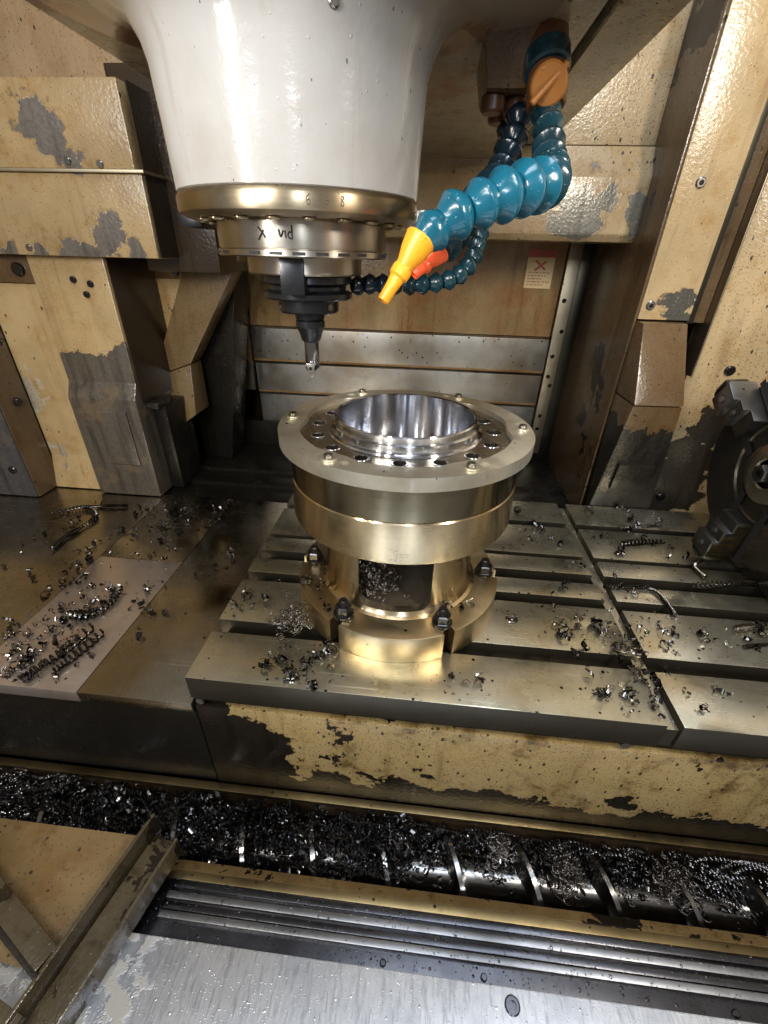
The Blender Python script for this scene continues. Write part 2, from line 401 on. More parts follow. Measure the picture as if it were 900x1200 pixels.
def tube(bm, pts, r, seg=8, taper=None):
    pts = [Vector(p) for p in pts]
    rings = []
    up = Vector((0, 0, 1))
    for i, p in enumerate(pts):
        d = (pts[min(i+1, len(pts)-1)] - pts[max(i-1, 0)]).normalized()
        a = d.cross(up)
        if a.length < 1e-4: a = d.cross(Vector((1, 0, 0)))
        a.normalize(); b = d.cross(a)
        rr = r if taper is None else r * taper(i / (len(pts) - 1))
        rings.append([bm.verts.new(p + rr * (math.cos(2*math.pi*k/seg) * a + math.sin(2*math.pi*k/seg) * b)) for k in range(seg)])
    for A, B in zip(rings[:-1], rings[1:]):
        for k in range(seg):
            j = (k + 1) % seg
            bm.faces.new((A[k], A[j], B[j], B[k]))
    bm.faces.new(rings[0][::-1]); bm.faces.new(rings[-1])
    return bm

def spline(pts, n):
    """Catmull-Rom through pts, n samples"""
    P = [Vector(p) for p in pts]; P = [2*P[0]-P[1]] + P + [2*P[-1]-P[-2]]
    out = []
    m = len(P) - 3
    for k in range(n):
        t = k / (n - 1) * m; i = min(int(t), m - 1); u = t - i
        a, b, c, d = P[i:i+4]
        out.append(.5 * ((2*b) + (c-a)*u + (2*a-5*b+4*c-d)*u*u + (3*b-a-3*c+d)*u**3))
    return out

def make_mesh(name, bm, mat, smooth=35):
    bmesh.ops.recalc_face_normals(bm, faces=bm.faces)
    me = bpy.data.meshes.new(name)
    bm.to_mesh(me); bm.free()
    me.materials.append(M[mat] if isinstance(mat, str) else mat)
    if smooth:
        for p in me.polygons: p.use_smooth = True
        me.set_sharp_from_angle(angle=R(smooth))
    return me

def link_obj(name, me):
    o = bpy.data.objects.new(name, me); COL.objects.link(o); return o

def tag(o, label, cat, group=None):
    o['label'] = label; o['category'] = cat
    if group: o['group'] = group
    return o

def thing(name, label, cat, loc=(0, 0, 0), group=None):
    o = bpy.data.objects.new(name, None); o.empty_display_size = .02
    COL.objects.link(o); o.location = loc
    return tag(o, label, cat, group)

def root_of(o):
    v = Vector((0, 0, 0))
    while o: v += o.location; o = o.parent
    return v

def part(name, bm, mat, parent, origin=None, smooth=35, label=None):
    """mesh given in world coordinates, stored as a child with its own origin"""
    base = root_of(parent)
    org = Vector(origin) if origin is not None else base
    bmesh.ops.translate(bm, vec=-org, verts=bm.verts)
    o = link_obj(name, make_mesh(name, bm, mat, smooth))
    o.parent = parent; o.location = org - base
    if label: o['label'] = label
    return o

def solo(name, bm, mat, loc, label, cat, group=None, smooth=35):
    bmesh.ops.translate(bm, vec=-Vector(loc), verts=bm.verts)
    o = link_obj(name, make_mesh(name, bm, mat, smooth)); o.location = loc
    return tag(o, label, cat, group)

def struct(name, bm, mat, smooth=35):
    o = link_obj(name, make_mesh(name, bm, mat, smooth)); o['kind'] = 'structure'; return o

def boolean(bm, cutters):
    """difference; returns a fresh bmesh"""
    def tmp(b):
        bmesh.ops.recalc_face_normals(b, faces=b.faces)
        me = bpy.data.meshes.new('t'); b.to_mesh(me); b.free()
        o = bpy.data.objects.new('t', me); COL.objects.link(o); return o
    a = tmp(bm); c = tmp(cutters)
    md = a.modifiers.new('b', 'BOOLEAN'); md.operation = 'DIFFERENCE'; md.object = c; md.solver = 'EXACT'
    dg = bpy.context.evaluated_depsgraph_get(); dg.update()
    me = bpy.data.meshes.new_from_object(a.evaluated_get(dg))
    for o in (a, c):
        d = o.data; bpy.data.objects.remove(o); bpy.data.meshes.remove(d)
    r = nb(); r.from_mesh(me); bpy.data.meshes.remove(me)
    return r

# ================================================================== SETTING
b = nb(); box(b, -1.6, 1.6, 1.52, 1.56, -.6, 1.5); struct('wall_back', b, 'ochre_dark')
b = nb(); box(b, -1.42, -1.38, .10, 1.52, -.6, 1.5); struct('wall_left', b, 'ochre')
b = nb(); box(b, 1.38, 1.42, .10, 1.52, -.6, 1.5); struct('wall_right', b, 'ochre')
b = nb(); box(b, -1.38, 1.38, -.30, 1.52, -.62, -.50); struct('machine_bed', b, 'black')

# ================================================================== TABLE
tbl = thing('machine_table', 'grey slotted steel machine table with flaking ochre front apron', 'machine table', (.35, .66, -.26))
ROWS = [(.364, .450), (.475, .575), (.597, .639), (.665, .711), (.722, .828), (.846, .938)]
XS = [(-.296, .337), (.3565, 1.25)]
for (x0, x1) in XS:
    for k, (y0, y1) in enumerate(ROWS):
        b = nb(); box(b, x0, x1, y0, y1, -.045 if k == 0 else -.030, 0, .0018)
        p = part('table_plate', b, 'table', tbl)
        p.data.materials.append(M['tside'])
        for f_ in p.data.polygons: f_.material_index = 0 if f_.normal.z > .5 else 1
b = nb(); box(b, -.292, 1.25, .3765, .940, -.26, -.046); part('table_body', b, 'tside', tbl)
# T-slot bottoms: raised narrow ribs, plus a cross groove floor
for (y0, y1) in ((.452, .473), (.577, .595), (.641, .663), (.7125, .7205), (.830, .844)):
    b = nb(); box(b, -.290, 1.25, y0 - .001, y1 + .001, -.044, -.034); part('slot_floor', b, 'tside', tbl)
b = nb(); box(b, .338, .3555, .368, .936, -.045, -.012); p = part('cross_groove_floor', b, 'table', tbl); p.data.materials.append(M['tside'])
for f_ in p.data.polygons: f_.material_index = 0 if f_.normal.z > .5 else 1
b = nb(); box(b, -.294, 1.25, .3655, .3755, -.262, -.062, .001); part('apron', b, 'apron', tbl)
for x in (-.285, .30, .77):
    b = nb(); cyl(b, (x, .3655, -.052), (x, .369, -.052), .006, seg=16); part('apron_screw', b, 'screw', tbl)

# ================================================================== WAY COVERS
wl = thing('left_way_cover', 'flat oily brown steel way cover plates left of the slotted table', 'way cover', (-.8, .66, -.26))
b = nb(); box(b, -.4685, -.2975, .362, .945, -.075, -.055, .0012); part('cover_plate', b, 'way', wl)
b = nb(); box(b, -.6490, -.4705, .362, .672, -.077, -.0553, .0012); part('cover_plate', b, 'way_l', wl)
b = nb(); box(b, -.6490, -.4705, .6735, .945, -.077, -.0557, .0012); part('cover_plate', b, 'way', wl)
b = nb(); box(b, -1.37, -.6505, .362, .945, -.079, -.0562, .0012); part('cover_plate', b, 'way', wl)
b = nb(); box(b, -1.37, -.2975, .368, .94, -.262, -.078); part('cover_skirt', b, 'black', wl)

wb = thing('rear_way_cover', 'dark wet telescopic cover plates behind the table', 'way cover', (0, 1.1, -.26))
for (y0, y1, z) in ((.946, 1.03, -.062), (1.028, 1.10, -.052), (1.098, 1.36, -.042)):
    b = nb(); box(b, -1.0, 1.0, y0, y1, z - .03, z, .0015); part('cover_plate', b, 'black', wb)
b = nb(); box(b, -.80, .48, 1.30, 1.34, -.045, .035, .003); part('rear_lip', b, 'black', wb)
b = nb(); box(b, -1.0, 1.0, .95, 1.36, -.26, -.10); part('cover_body', b, 'black', wb)

# ================================================================== REAR SLIDE COVER
sc = thing('rear_slide_cover', 'rear slide cover of rusty ochre sheet over three steel slats', 'slide cover', (-.08, 1.31, -.03))
b = nb(); box(b, -.512, .338, 1.312, 1.335, .318, .75, .001); part('upper_sheet', b, 'cover_o', sc)
for i, (z0, z1, y) in enumerate(((.219, .3165, 1.300), (.125, .2175, 1.306), (.000, .1235, 1.312))):
    b = nb(); prism_x(b, [(y, z0 + .006), (y, z1 - .004), (y + .006, z1), (y + .03, z1), (y + .03, z0), (y + .004, z0)], -.508, .336, .0008)
    s = part('slat', b, 'slat', sc)
    b = nb(); box(b, -.506, .334, y - .0012, y + .004, z0 + .0035, z0 + .009); part('slat_wiper_edge', b, 'slatrust', s)
for (x0, x1, m, y) in ((.340, .372, 'strip', 1.298), (.374, .408, 'tside', 1.305), (.412, .428, 'black', 1.285)):
    b = nb(); box(b, x0, x1, y, 1.335, -.02, .60, .001); p = part('frame_strip', b, m, sc)
    if m == 'strip':
        for z in (.06, .10, .19, .215, .27, .335, .41):
            b = nb(); cyl(b, (.352 + .010 * (z * 10 % 2 > 1), y - .003, z), (.352 + .010 * (z * 10 % 2 > 1), y + .002, z), .0055, seg=12, cap=.001)
            part('frame_screw', b, 'nut', p)
b = nb(); box(b, -.60, -.513, 1.29, 1.335, .135, .345, .003); blk = part('mount_block', b, 'brow', sc)
for (x, z, r) in ((-.585, .235, .012), (-.588, .19, .013), (-.56, .205, .006), (-.535, .205, .006), (-.55, .30, .007), (-.548, .27, .006)):
    b = nb(); cyl(b, (x, 1.278, z), (x, 1.292, z), r, seg=14, cap=.002); part('mount_bolt', b, 'nut', blk)

# sticker
st = thing('warning_label', 'worn cream and red warning sticker on the rear slide cover', 'label', (.272, 1.3115, .44))
b = nb(); box(b, .244, .312, 1.3105, 1.3118, .436, .522); part('label_sheet', b, 'lab_c', st)
b = nb(); box(b, .244, .312, 1.3098, 1.3104, .506, .523); part('label_header', b, 'lab_r', st)
b = nb()
for s in (1, -1):
    q = [(.262, .488 - s*.010), (.2665, .488 - s*.013), (.293, .488 + s*.008), (.2885, .488 + s*.011)]
    hexa(b, [(x, 1.3094 + .0002 * s, z) for x, z in q], [(x, 1.3103, z) for x, z in q])
part('label_cross', b, 'lab_r', st)
for i, z in enumerate((.472, .465, .458, .451, .444)):
    x = .250
    while x < .302 - .01 * (i % 3):
        w = random.uniform(.004, .012)
        b = nb(); box(b, x, min(x + w, .306), 1.3100, 1.3104, z - .0013, z + .0013); part('label_text', b, 'lab_t', st)
        x += w + .0025

# ================================================================== LEFT SIDE
lb = thing('left_cover_box', 'ochre sheet metal boxes with flaked grey patches, upper left', 'machine cover', (-.95, 1.05, .483))
b = nb(); box(b, -1.37, -.538, .925, 1.16, .621, .742, .003); part('upper_box', b, 'ochre_box', lb)
b = nb(); box(b, -1.37, -.528, .925, 1.16, .484, .615, .003); part('lower_box', b, 'ochre_box', lb)
b = nb(); box(b, -1.37, -.520, .919, 1.16, .6155, .6205, .001); part('seam_lip', b, 'strip', lb)
b = nb(); box(b, -.60, -.44, 1.0, 1.16, .46, .78, .004); part('inner_box', b, 'ochre_dark', lb)
b = nb(); box(b, -1.37, -.50, 1.162, 1.30, .46, 1.3, .004); part('upper_wall_panel', b, 'wall_brown', lb)
for x, z in ((-.79, .497), (-.66, .632), (-.60, .628)):
    b = nb(); cyl(b, (x, .921, z), (x, .926, z), .006, seg=12, cap=.001); part('cover_screw', b, 'screw', lb)

lc = thing('left_column_cover', 'ochre column cover worn to dark steel below, on left way cover', 'column cover', (-.74, 1.0, -.055))
b = nb(); prism_x(b, [(.948, .484), (.948, .232), (.930, .198), (.930, -.054), (1.12, -.054), (1.12, .484)], -.825, -.660, .003)
part('column_sheet', b, 'ochre_col', lc)
b = nb(); prism_x(b, [(.930, .172), (.926, .168), (.926, .035), (.930, .031)], -.768, -.690, .0015); part('raised_panel', b, 'ochre_col', lc)
for x, z in ((-.715, .415), (-.735, .442), (-.70, .435)):
    b = nb(); cyl(b, (x, .943, z), (x, .949, z), .0065, seg=12, cap=.001); part('cover_plug', b, 'nut', lc)
b = nb(); box(b, -.6595, -.625, .985, 1.10, -.054, .17, .006); part('foot_bracket', b, 'black', lc)
b = nb(); box(b, -.6595, -.6575, .955, 1.118, .186, .482); part('column_shade_flank', b, 'ochre_dark', lc)  # thin dark sheet stands in for shade on the column side
b = nb(); box(b, -.527, -.5245, .93, 1.158, .486, .740); part('box_shade_flank', b, 'ochre_dark', lb)  # same kind of shade sheet on the side of the boxes
b = nb(); box(b, -.668, -.628, .962, 1.02, .168, .184, .004); part('bracket_flange', b, 'brow', lc)

lr = thing('left_recess_panel', 'ochre recessed panel with pale flaked paint left of the column cover', 'panel', (-.9, .97, -.055))
b = nb(); prism_x(b, [(.968, .43), (.968, .03), (.945, -.054), (1.05, -.054), (1.05, .43)], -.962, -.8265, .002); part('panel_sheet', b, 'ochre_recess', lr)
b = nb(); box(b, -.99, -.8265, .960, 1.05, .4315, .483, .002); part('panel_header', b, 'brow', lr)
for x in (-.945, -.86):
    b = nb(); cyl(b, (x, .952, .457), (x, .961, .457), .013, seg=16, cap=.002); part('header_bolt', b, 'nut', lr)

lp = thing('left_pillar', 'dark steel and ochre pillar at the left edge of the picture', 'pillar', (-1.1, .9, -.055))
b = nb(); box(b, -1.36, -.9655, .885, .966, -.054, .483, .003); part('pillar_sheet', b, 'ochre_pil', lp)
b = nb(); box(b, -.9645, -.961, .888, .964, -.054, .43, .001); part('pillar_shade_side', b, 'side', lp)  # dark sheet, shade of the pillar side put into its colour
b = nb(); cyl(b, (-.9605, .93, .18), (-.952, .93, .18), .010, seg=16, cap=.002); part('pillar_bolt', b, 'nut', lp)
b = nb(); cyl(b, (-1.0, .880, .02), (-1.0, .886, .02), .010, seg=16, cap=.002); part('pillar_bolt', b, 'nut', lp)

li = thing('inner_panel', 'small ochre panel with two screws between column cover and slanted brace', 'panel', (-.63, 1.125, .1))
b = nb(); hexa(b, [(-.76, 1.124, .15), (-.715, 1.124, .15), (-.715, 1.15, .15), (-.76, 1.15, .15)], [(-.76, 1.124, .478), (-.545, 1.124, .478), (-.545, 1.15, .478), (-.76, 1.15, .478)], .001); part('panel_sheet', b, 'ochre', li)
b = nb(); box(b, -.71, -.565, 1.119, 1.1235, .440, .474, .001); hd = part('screw_strip', b, 'slatrust', li)
for x in (-.675, -.604):
    b = nb(); cyl(b, (x, 1.113, .453), (x, 1.1195, .453), .009, seg=16, cap=.002); part('strip_screw', b, 'screw', hd)

br = thing('slanted_brace', 'slanted brown sheet metal brace bending to a paler foot, left rear', 'brace', (-.62, 1.12, .05))
yb = 1.095
b = nb(); hexa(b, [(-.705, yb, .212), (-.598, yb, .250), (-.598, yb + .06, .250), (-.705, yb + .06, .212)],
                  [(-.565, yb, .475), (-.425, yb, .500), (-.425, yb + .06, .500), (-.565, yb + .06, .475)], .002)
part('brace_strut', b, 'ochre_brace', br)
b = nb(); hexa(b, [(-.71, yb - .03, .045), (-.595, yb - .03, .125), (-.595, yb + .05, .125), (-.71, yb + .05, .045)],
                  [(-.705, yb - .002, .210), (-.598, yb - .002, .248), (-.598, yb + .058, .248), (-.705, yb + .058, .210)], .002)
part('brace_foot', b, 'ochre_brace', br)
b = nb(); cyl(b, (-.695, yb - .012, .20), (-.695, yb - .002, .20), .005, seg=10); part('brace_screw', b, 'nut', br)
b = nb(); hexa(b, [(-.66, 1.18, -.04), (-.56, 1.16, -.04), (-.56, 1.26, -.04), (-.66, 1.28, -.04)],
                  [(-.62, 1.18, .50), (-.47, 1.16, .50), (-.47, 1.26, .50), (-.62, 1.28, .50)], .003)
part('brace_shadow_block', b, 'black', br)  # black block stands in for the shaded void behind the brace

# ================================================================== RIGHT SIDE
rb = thing('right_rear_cover', 'ochre cover above the slide slats with flaked grey squares, upper right', 'machine cover', (.2, 1.1, .534))
b = nb(); box(b, -.30, .431, 1.10, 1.20, .6915, 1.3, .002); part('upper_panel', b, 'ochre_r', rb)
b = nb(); prism_x(b, [(1.096, .690), (1.072, .640), (1.072, .548), (1.084, .535), (1.20, .535), (1.20, .690)], -.30, .425, .003); part('lower_box', b, 'ochre_r', rb)
b = nb(); box(b, .4312, .4335, 1.096, 1.2, .6915, 1.3); part('edge_trim', b, 'strip', rb)
b = nb(); cyl(b, (.405, 1.080, .668), (.405, 1.086, .668), .004, seg=10); part('cover_screw', b, 'nut', rb)

rc = thing('right_column_cover', 'tall wet ochre column cover with shade-toned flank beside the chuck', 'column cover', (.45, 1.0, -.05))
b = nb(); box(b, .4085, .505, .965, 1.40, .405, 1.3, .003); part('column_front', b, 'ochre_rc', rc)
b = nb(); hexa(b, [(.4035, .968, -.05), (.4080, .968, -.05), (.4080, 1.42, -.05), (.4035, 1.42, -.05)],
                  [(.4035, .968, 1.3), (.4080, .968, 1.3), (.4080, 1.42, 1.3), (.4035, 1.42, 1.3)], .001); part('column_shade_flank', b, 'side', rc)  # side face coloured dark as if out of the light
b = nb(); hexa(b, [(.409, .935, .402), (.500, .955, .402), (.52, 1.1, .402), (.409, 1.1, .402)][::-1],
                  [(.409, .868, .262), (.505, .875, .262), (.52, 1.1, .262), (.409, 1.1, .262)][::-1], .004); part('brow', b, 'brow', rc)
b = nb(); hexa(b, [(.414, .950, -.045), (.560, .950, -.045), (.56, 1.1, -.045), (.414, 1.1, -.045)],
                  [(.409, .872, .260), (.505, .879, .260), (.52, 1.1, .260), (.409, 1.1, .260)], .004); part('lower_skirt', b, 'brow', rc)
b = nb(); hexa(b, [(.437, .917, .055), (.515, .922, .055), (.515, .95, .055), (.437, .95, .055)],
                  [(.432, .896, .125), (.510, .9, .125), (.510, .95, .125), (.432, .95, .125)], .003); part('bolted_plate', b, 'brow', rc)
for (x, y, z) in ((.445, .962, .62), (.425, .962, .43)):
    b = nb(); cyl(b, (x, y, z), (x, y + .006, z), .0085, seg=16, cap=.002); s = part('column_screw', b, 'screw', rc)
    b = nb(); cyl(b, (x, y - .0008, z), (x, y + .0004, z), .004, seg=8); part('screw_socket', b, 'nut', s)
b = nb(); box(b, .5065, .519, .975, 1.02, .40, 1.3, .001); part('green_gasket_strip', b, 'tside', rc)
b = nb(); box(b, .5195, .548, .992, 1.02, .40, 1.3, .001); part('channel_floor', b, 'side', rc)
b = nb(); box(b, .5485, .5515, .968, 1.02, .30, 1.3, .0008); part('channel_edge', b, 'strip', rc)

rw = thing('right_wall_panel', 'speckled ochre wall panel with dark drip stain behind the chuck', 'panel', (.7, 1.0, -.05))
b = nb(); hexa(b, [(.552, .99, -.05), (.70, .955, -.05), (.70, 1.03, -.05), (.552, 1.03, -.05)],
                  [(.552, .99, 1.3), (.70, .955, 1.3), (.70, 1.03, 1.3), (.552, 1.03, 1.3)], .001); part('panel_sheet', b, 'ochre_rw', rw)
b = nb(); hexa(b, [(.702, .955, -.05), (1.37, .60, -.05), (1.37, .66, -.05), (.702, 1.03, -.05)],
                  [(.702, .955, 1.3), (1.37, .60, 1.3), (1.37, .66, 1.3), (.702, 1.03, 1.3)], .001); part('cream_sheet', b, 'cream_w', rw)
b = nb(); cyl(b, (.622, .968, .315), (.622, .976, .315), .010, seg=16, cap=.002); part('wall_screw', b, 'nut', rw)
b = nb(); cyl(b, (.590, .975, .015), (.590, .985, .015), .010, seg=16, cap=.002); part('wall_screw', b, 'nut', rw)

# ================================================================== SPINDLE HEAD
SX, SY = -.1445, .56
hd = thing('spindle_head', 'large white cylindrical spindle head hanging from a stained grey casting', 'spindle head', (SX, SY, .48))
prof = [(0, .5485), (.1215, .5485), (.1240, .5500), (.1262, .60), (.1285, .640), (.132, .655), (.140, .671), (.158, .684), (.188, .693), (.235, .6985), (.252, .703), (.252, .80), (0, .80)]
b = nb(); lathe(b, prof, (SX, SY, 0), 128); part('white_housing', b, 'head_w', hd, (SX, SY, .56), 50)
b = nb(); prism_x(b, [(.40, .80), (.43, .745), (.52, .702), (1.05, .702), (1.06, .80)], -.41, .143, .006); part('casting', b, 'cast', hd)
b = nb(); hexa(b, [(-.10, .60, .700), (.06, .60, .700), (.10, 1.05, .66), (-.14, 1.05, .66)], [(-.14, .60, .72), (.12, .60, .72), (.14, 1.05, .72), (-.2, 1.05, .72)], .004)
part('casting_rib', b, 'cast', hd)
b = nb(); box(b, .152, .212, .30, 1.094, .700, .78, .0015); part('side_cover', b, 'olive', hd)
b = nb(); box(b, .1435, .1515, .30, 1.09, .715, .78); part('cover_gap', b, 'rubber', hd)
for (a, z) in ((-62, .655),):
    x, y = SX + .1300 * math.cos(R(a)), SY + .1300 * math.sin(R(a))
    b = nb(); cyl(b, (x, y, z), (x + .004 * math.cos(R(a)), y + .004 * math.sin(R(a)), z), .0042, seg=12, cap=.001); part('housing_plug', b, 'screw', hd)
prof = [(0, .5285), (.100, .5285), (.1175, .5285), (.1245, .5320), (.1255, .5345), (.1255, .5445), (.1242, .5470), (.1225, .5484), (0, .5484)]
b = nb(); lathe(b, prof, (SX, SY, 0), 128); ring = part('spindle_ring', b, 'ringchrome', hd, (SX, SY, .54), 30)
for k in range(20):
    a = 2 * math.pi * k / 20
    b = nb(); cyl(b, (SX + .1040*math.cos(a), SY + .1040*math.sin(a), .5255), (SX + .1040*math.cos(a), SY + .1040*math.sin(a), .5285), .0075, seg=14, cap=.002)
    part('ring_screw', b, 'ringchrome', ring)
prof = [(0, .503), (.0905, .503), (.0912, .505), (.0912, .526), (.0895, .5284), (0, .5284)]
b = nb(); lathe(b, prof, (SX, SY, 0), 96); part('nose_collar', b, 'nose', hd, (SX, SY, .52), 30)
prof = [(0, .4960), (.0905, .4960), (.0925, .4972), (.0925, .5022), (.0915, .5030), (0, .5030)]
b = nb(); lathe(b, prof, (SX, SY, 0), 96); fl = part('nose_flange', b, 'nose', hd, (SX, SY, .50), 30)
for k in range(26):
    if k % 7 == 3: continue
    a = 2 * math.pi * (k + .3) / 26
    q = Matrix.Rotation(a, 3, 'Z')
    b = nb(); box(b, .0900, .0931, -.0062, .0062, .4984, .5010)
    bmesh.ops.rotate(b, cent=(0, 0, 0), matrix=q, verts=b.verts); bmesh.ops.translate(b, vec=(SX, SY, 0), verts=b.verts)
    part('flange_slot', b, 'rubber', fl)
prof = [(0, .4795), (.0628, .4795), (.0640, .4810), (.0644, .4957), (0, .4957)]
b = nb(); lathe(b, prof, (SX, SY, 0), 96); part('nose_cone', b, 'nose', hd, (SX, SY, .487), 30)
for a in (-88, 92):
    q = Matrix.Rotation(R(a), 3, 'Z')
    b = nb(); box(b, .038, .0668, -.0125, .0125, .462, .4955, .001)
    bmesh.ops.rotate(b, cent=(0, 0, 0), matrix=q, verts=b.verts); bmesh.ops.translate(b, vec=(SX, SY, 0), verts=b.verts)
    part('drive_key', b, 'tool', hd)
for (x, y) in ((-.272, .575), (-.020, .60)):
    b = nb(); box(b, x - .012, x + .014, y - .02, y + .03, .522, .545, .004); part('side_boss', b, 'tool' if x < -.1 else 'nose', hd)

def on_cyl(strokes, r, a0, z0, su, w, name, mat, parent):
    """handwritten strokes laid round a cylinder of the spindle; u along the circumference, v up"""
    b = nb()
    for s in strokes:
        pts = spline([(u, v, 0) for u, v in s], 6 * len(s)) if len(s) > 2 else [Vector((*s[0], 0)), Vector((*s[1], 0))]
        P = []
        for p in pts:
            a = a0 + p.x * su / r
            P.append((SX + (r + .0002) * math.cos(a), SY + (r + .0002) * math.sin(a), z0 + p.y * su))
        tube(b, P, w, 6)
    part(name, b, mat, parent)
# marks: "X VIB"-like pen writing on the collar, and an X on the key
A0 = math.atan2(-1, -.02)
on_cyl([[(-3.0, .9), (-2.2, 0), (-1.9, -.5)], [(-2.1, .5), (-3.1, -.8)],
        [(.3, .6), (.55, -.3), (1.0, .5)], [(1.25, .5), (1.35, -.5)],
        [(2.3, 1.2), (2.3, -.6)], [(2.3, .3), (1.8, .25), (1.7, -.3), (2.2, -.6)]], .0912, A0, .515, .0062, .0008, 'pen_writing', 'ink', hd)
DIG6 = [(.35, 1.0), (-.3, .4), (-.35, -.5), (0, -.9), (.35, -.5), (.15, 0), (-.3, -.2)]
def sh(s, du, k=1): return [(u * k + du, v * k) for u, v in s]
DIG8 = [(.0, .05), (.3, .5), (0, .95), (-.3, .5), (0, .05), (.35, -.45), (0, -.9), (-.35, -.45), (0, .05)]
on_cyl([sh(DIG6, -4.0), sh(DIG6, 0, .8), sh(DIG8, 3.4)], .1255, math.atan2(-.128, .058), .5395, .0040, .00035, 'engraved_number', 'engrave', ring)

# ================================================================== TOOL HOLDER
th = thing('tool_holder', 'black tool holder with slim boring bar clamped in the spindle', 'tool holder', (SX + .002, SY, .37))
cx, cy = SX + .002, SY
prof = [(0, .4790), (.042, .4790), (.0508, .4780), (.0513, .4715), (.0440, .4680), (.0440, .4645), (.0513, .4610), (.0513, .4560), (.0495, .4545), (0, .4545)]
b = nb(); lathe(b, prof, (cx, cy, 0), 64); part('flange', b, 'tool', th, (cx, cy, .46), 30)
prof = [(0, .4395), (.0330, .4395), (.0350, .4415), (.0352, .4543), (0, .4543)]
b = nb(); lathe(b, prof, (cx, cy, 0), 48); part('collar', b, 'tool', th, (cx, cy, .44), 30)
prof = [(0, .4060), (.0095, .4060), (.0120, .4090), (.0135, .4150), (.0165, .4220), (.0175, .4235), (.0175, .4300), (.0160, .4312), (.0175, .4325), (.0180, .4393), (0, .4393)]
b = nb(); lathe(b, prof, (cx, cy, 0), 48); part('chuck_body', b, 'tool', th, (cx, cy, .42), 30)
prof = [(0, .3770), (.0080, .3770), (.0088, .3785), (.0088, .4058), (0, .4058)]
b = nb(); lathe(b, prof, (cx, cy, 0), 40); part('boring_bar', b, 'toolbright', th, (cx, cy, .39), 30)
b = nb(); hexa(b, [(cx - .006, cy - .008, .372), (cx + .006, cy - .008, .372), (cx + .006, cy + .004, .372), (cx - .006, cy + .004, .372)],
                  [(cx - .008, cy - .0085, .3768), (cx + .009, cy - .0085, .3768), (cx + .009, cy + .007, .3768), (cx - .008, cy + .007, .3768)], .0008); part('bar_tip', b, 'tool', th)
b = nb(); hexa(b, [(cx - .001, cy - .0125, .3655), (cx + .002, cy - .0125, .3655), (cx + .002, cy - .0088, .3655), (cx - .001, cy - .0088, .3655)],
                  [(cx - .006, cy - .0125, .3815), (cx + .006, cy - .0125, .3815), (cx + .006, cy - .0088, .3815), (cx - .006, cy - .0088, .3815)], .0006); ins = part('cutting_insert', b, 'carbide', th)
b = nb(); cyl(b, (cx, cy - .0134, .376), (cx, cy - .0120, .376), .0022, seg=12); part('insert_screw', b, 'tool', ins)
for a in (-150, -35, 60):
    q = Matrix.Rotation(R(a), 3, 'Z')
    b = nb(); cyl(b, (.0345, 0, .447), (.0365, 0, .447), .0035, seg=12); bmesh.ops.rotate(b, cent=(0, 0, 0), matrix=q, verts=b.verts); bmesh.ops.translate(b, vec=(cx, cy, 0), verts=b.verts)
    part('set_screw', b, 'screw', th)

# ================================================================== COOLANT HOSES
def seg_mesh(name, mat, Rr, L):
    prof = [(0, 0), (.58*Rr, 0), (.62*Rr, .04*L), (.80*Rr, .16*L), (.95*Rr, .36*L), (1.0*Rr, .50*L), (1.0*Rr, .56*L), (.90*Rr, .64*L), (.80*Rr, .80*L), (.64*Rr, .98*L), (.62*Rr, 1.06*L), (0, 1.06*L)]
    b = nb(); lathe(b, prof, (0, 0, 0), 28); return make_mesh(name, b, mat, 40)

def hose(root, pts, Rr, L, mat, scale=None, mats=None):
    dense = spline(pts, 400)
    acc = [0]
    for a, c in zip(dense[:-1], dense[1:]): acc.append(acc[-1] + (c - a).length)
    tot = acc[-1]; n = max(2, round(tot / L)); base = root_of(root)
    def at(s):
        s = min(max(s, 0), tot)
        import bisect
        i = min(bisect.bisect_left(acc, s), len(dense) - 1); return dense[i]
    cache = {}
    for k in range(n):
        p0, p1 = at(tot * k / n), at(tot * (k + 1) / n)
        m = mats(k / n) if mats else mat
        if m not in cache: cache[m] = seg_mesh('segment', m, Rr, 1.0 * tot / n)
        o = link_obj('segment', cache[m]); o.parent = root
        o.location = p0 - base
        d = p1 - p0
        d = d + Vector((random.gauss(0, .05), random.gauss(0, .05), random.gauss(0, .05))) * d.length
        o.rotation_euler = d.to_track_quat('Z', 'Y').to_euler()
        sc_ = scale(k / n) if scale else 1.0
        o.scale = (sc_, sc_, d.length / (tot / n))

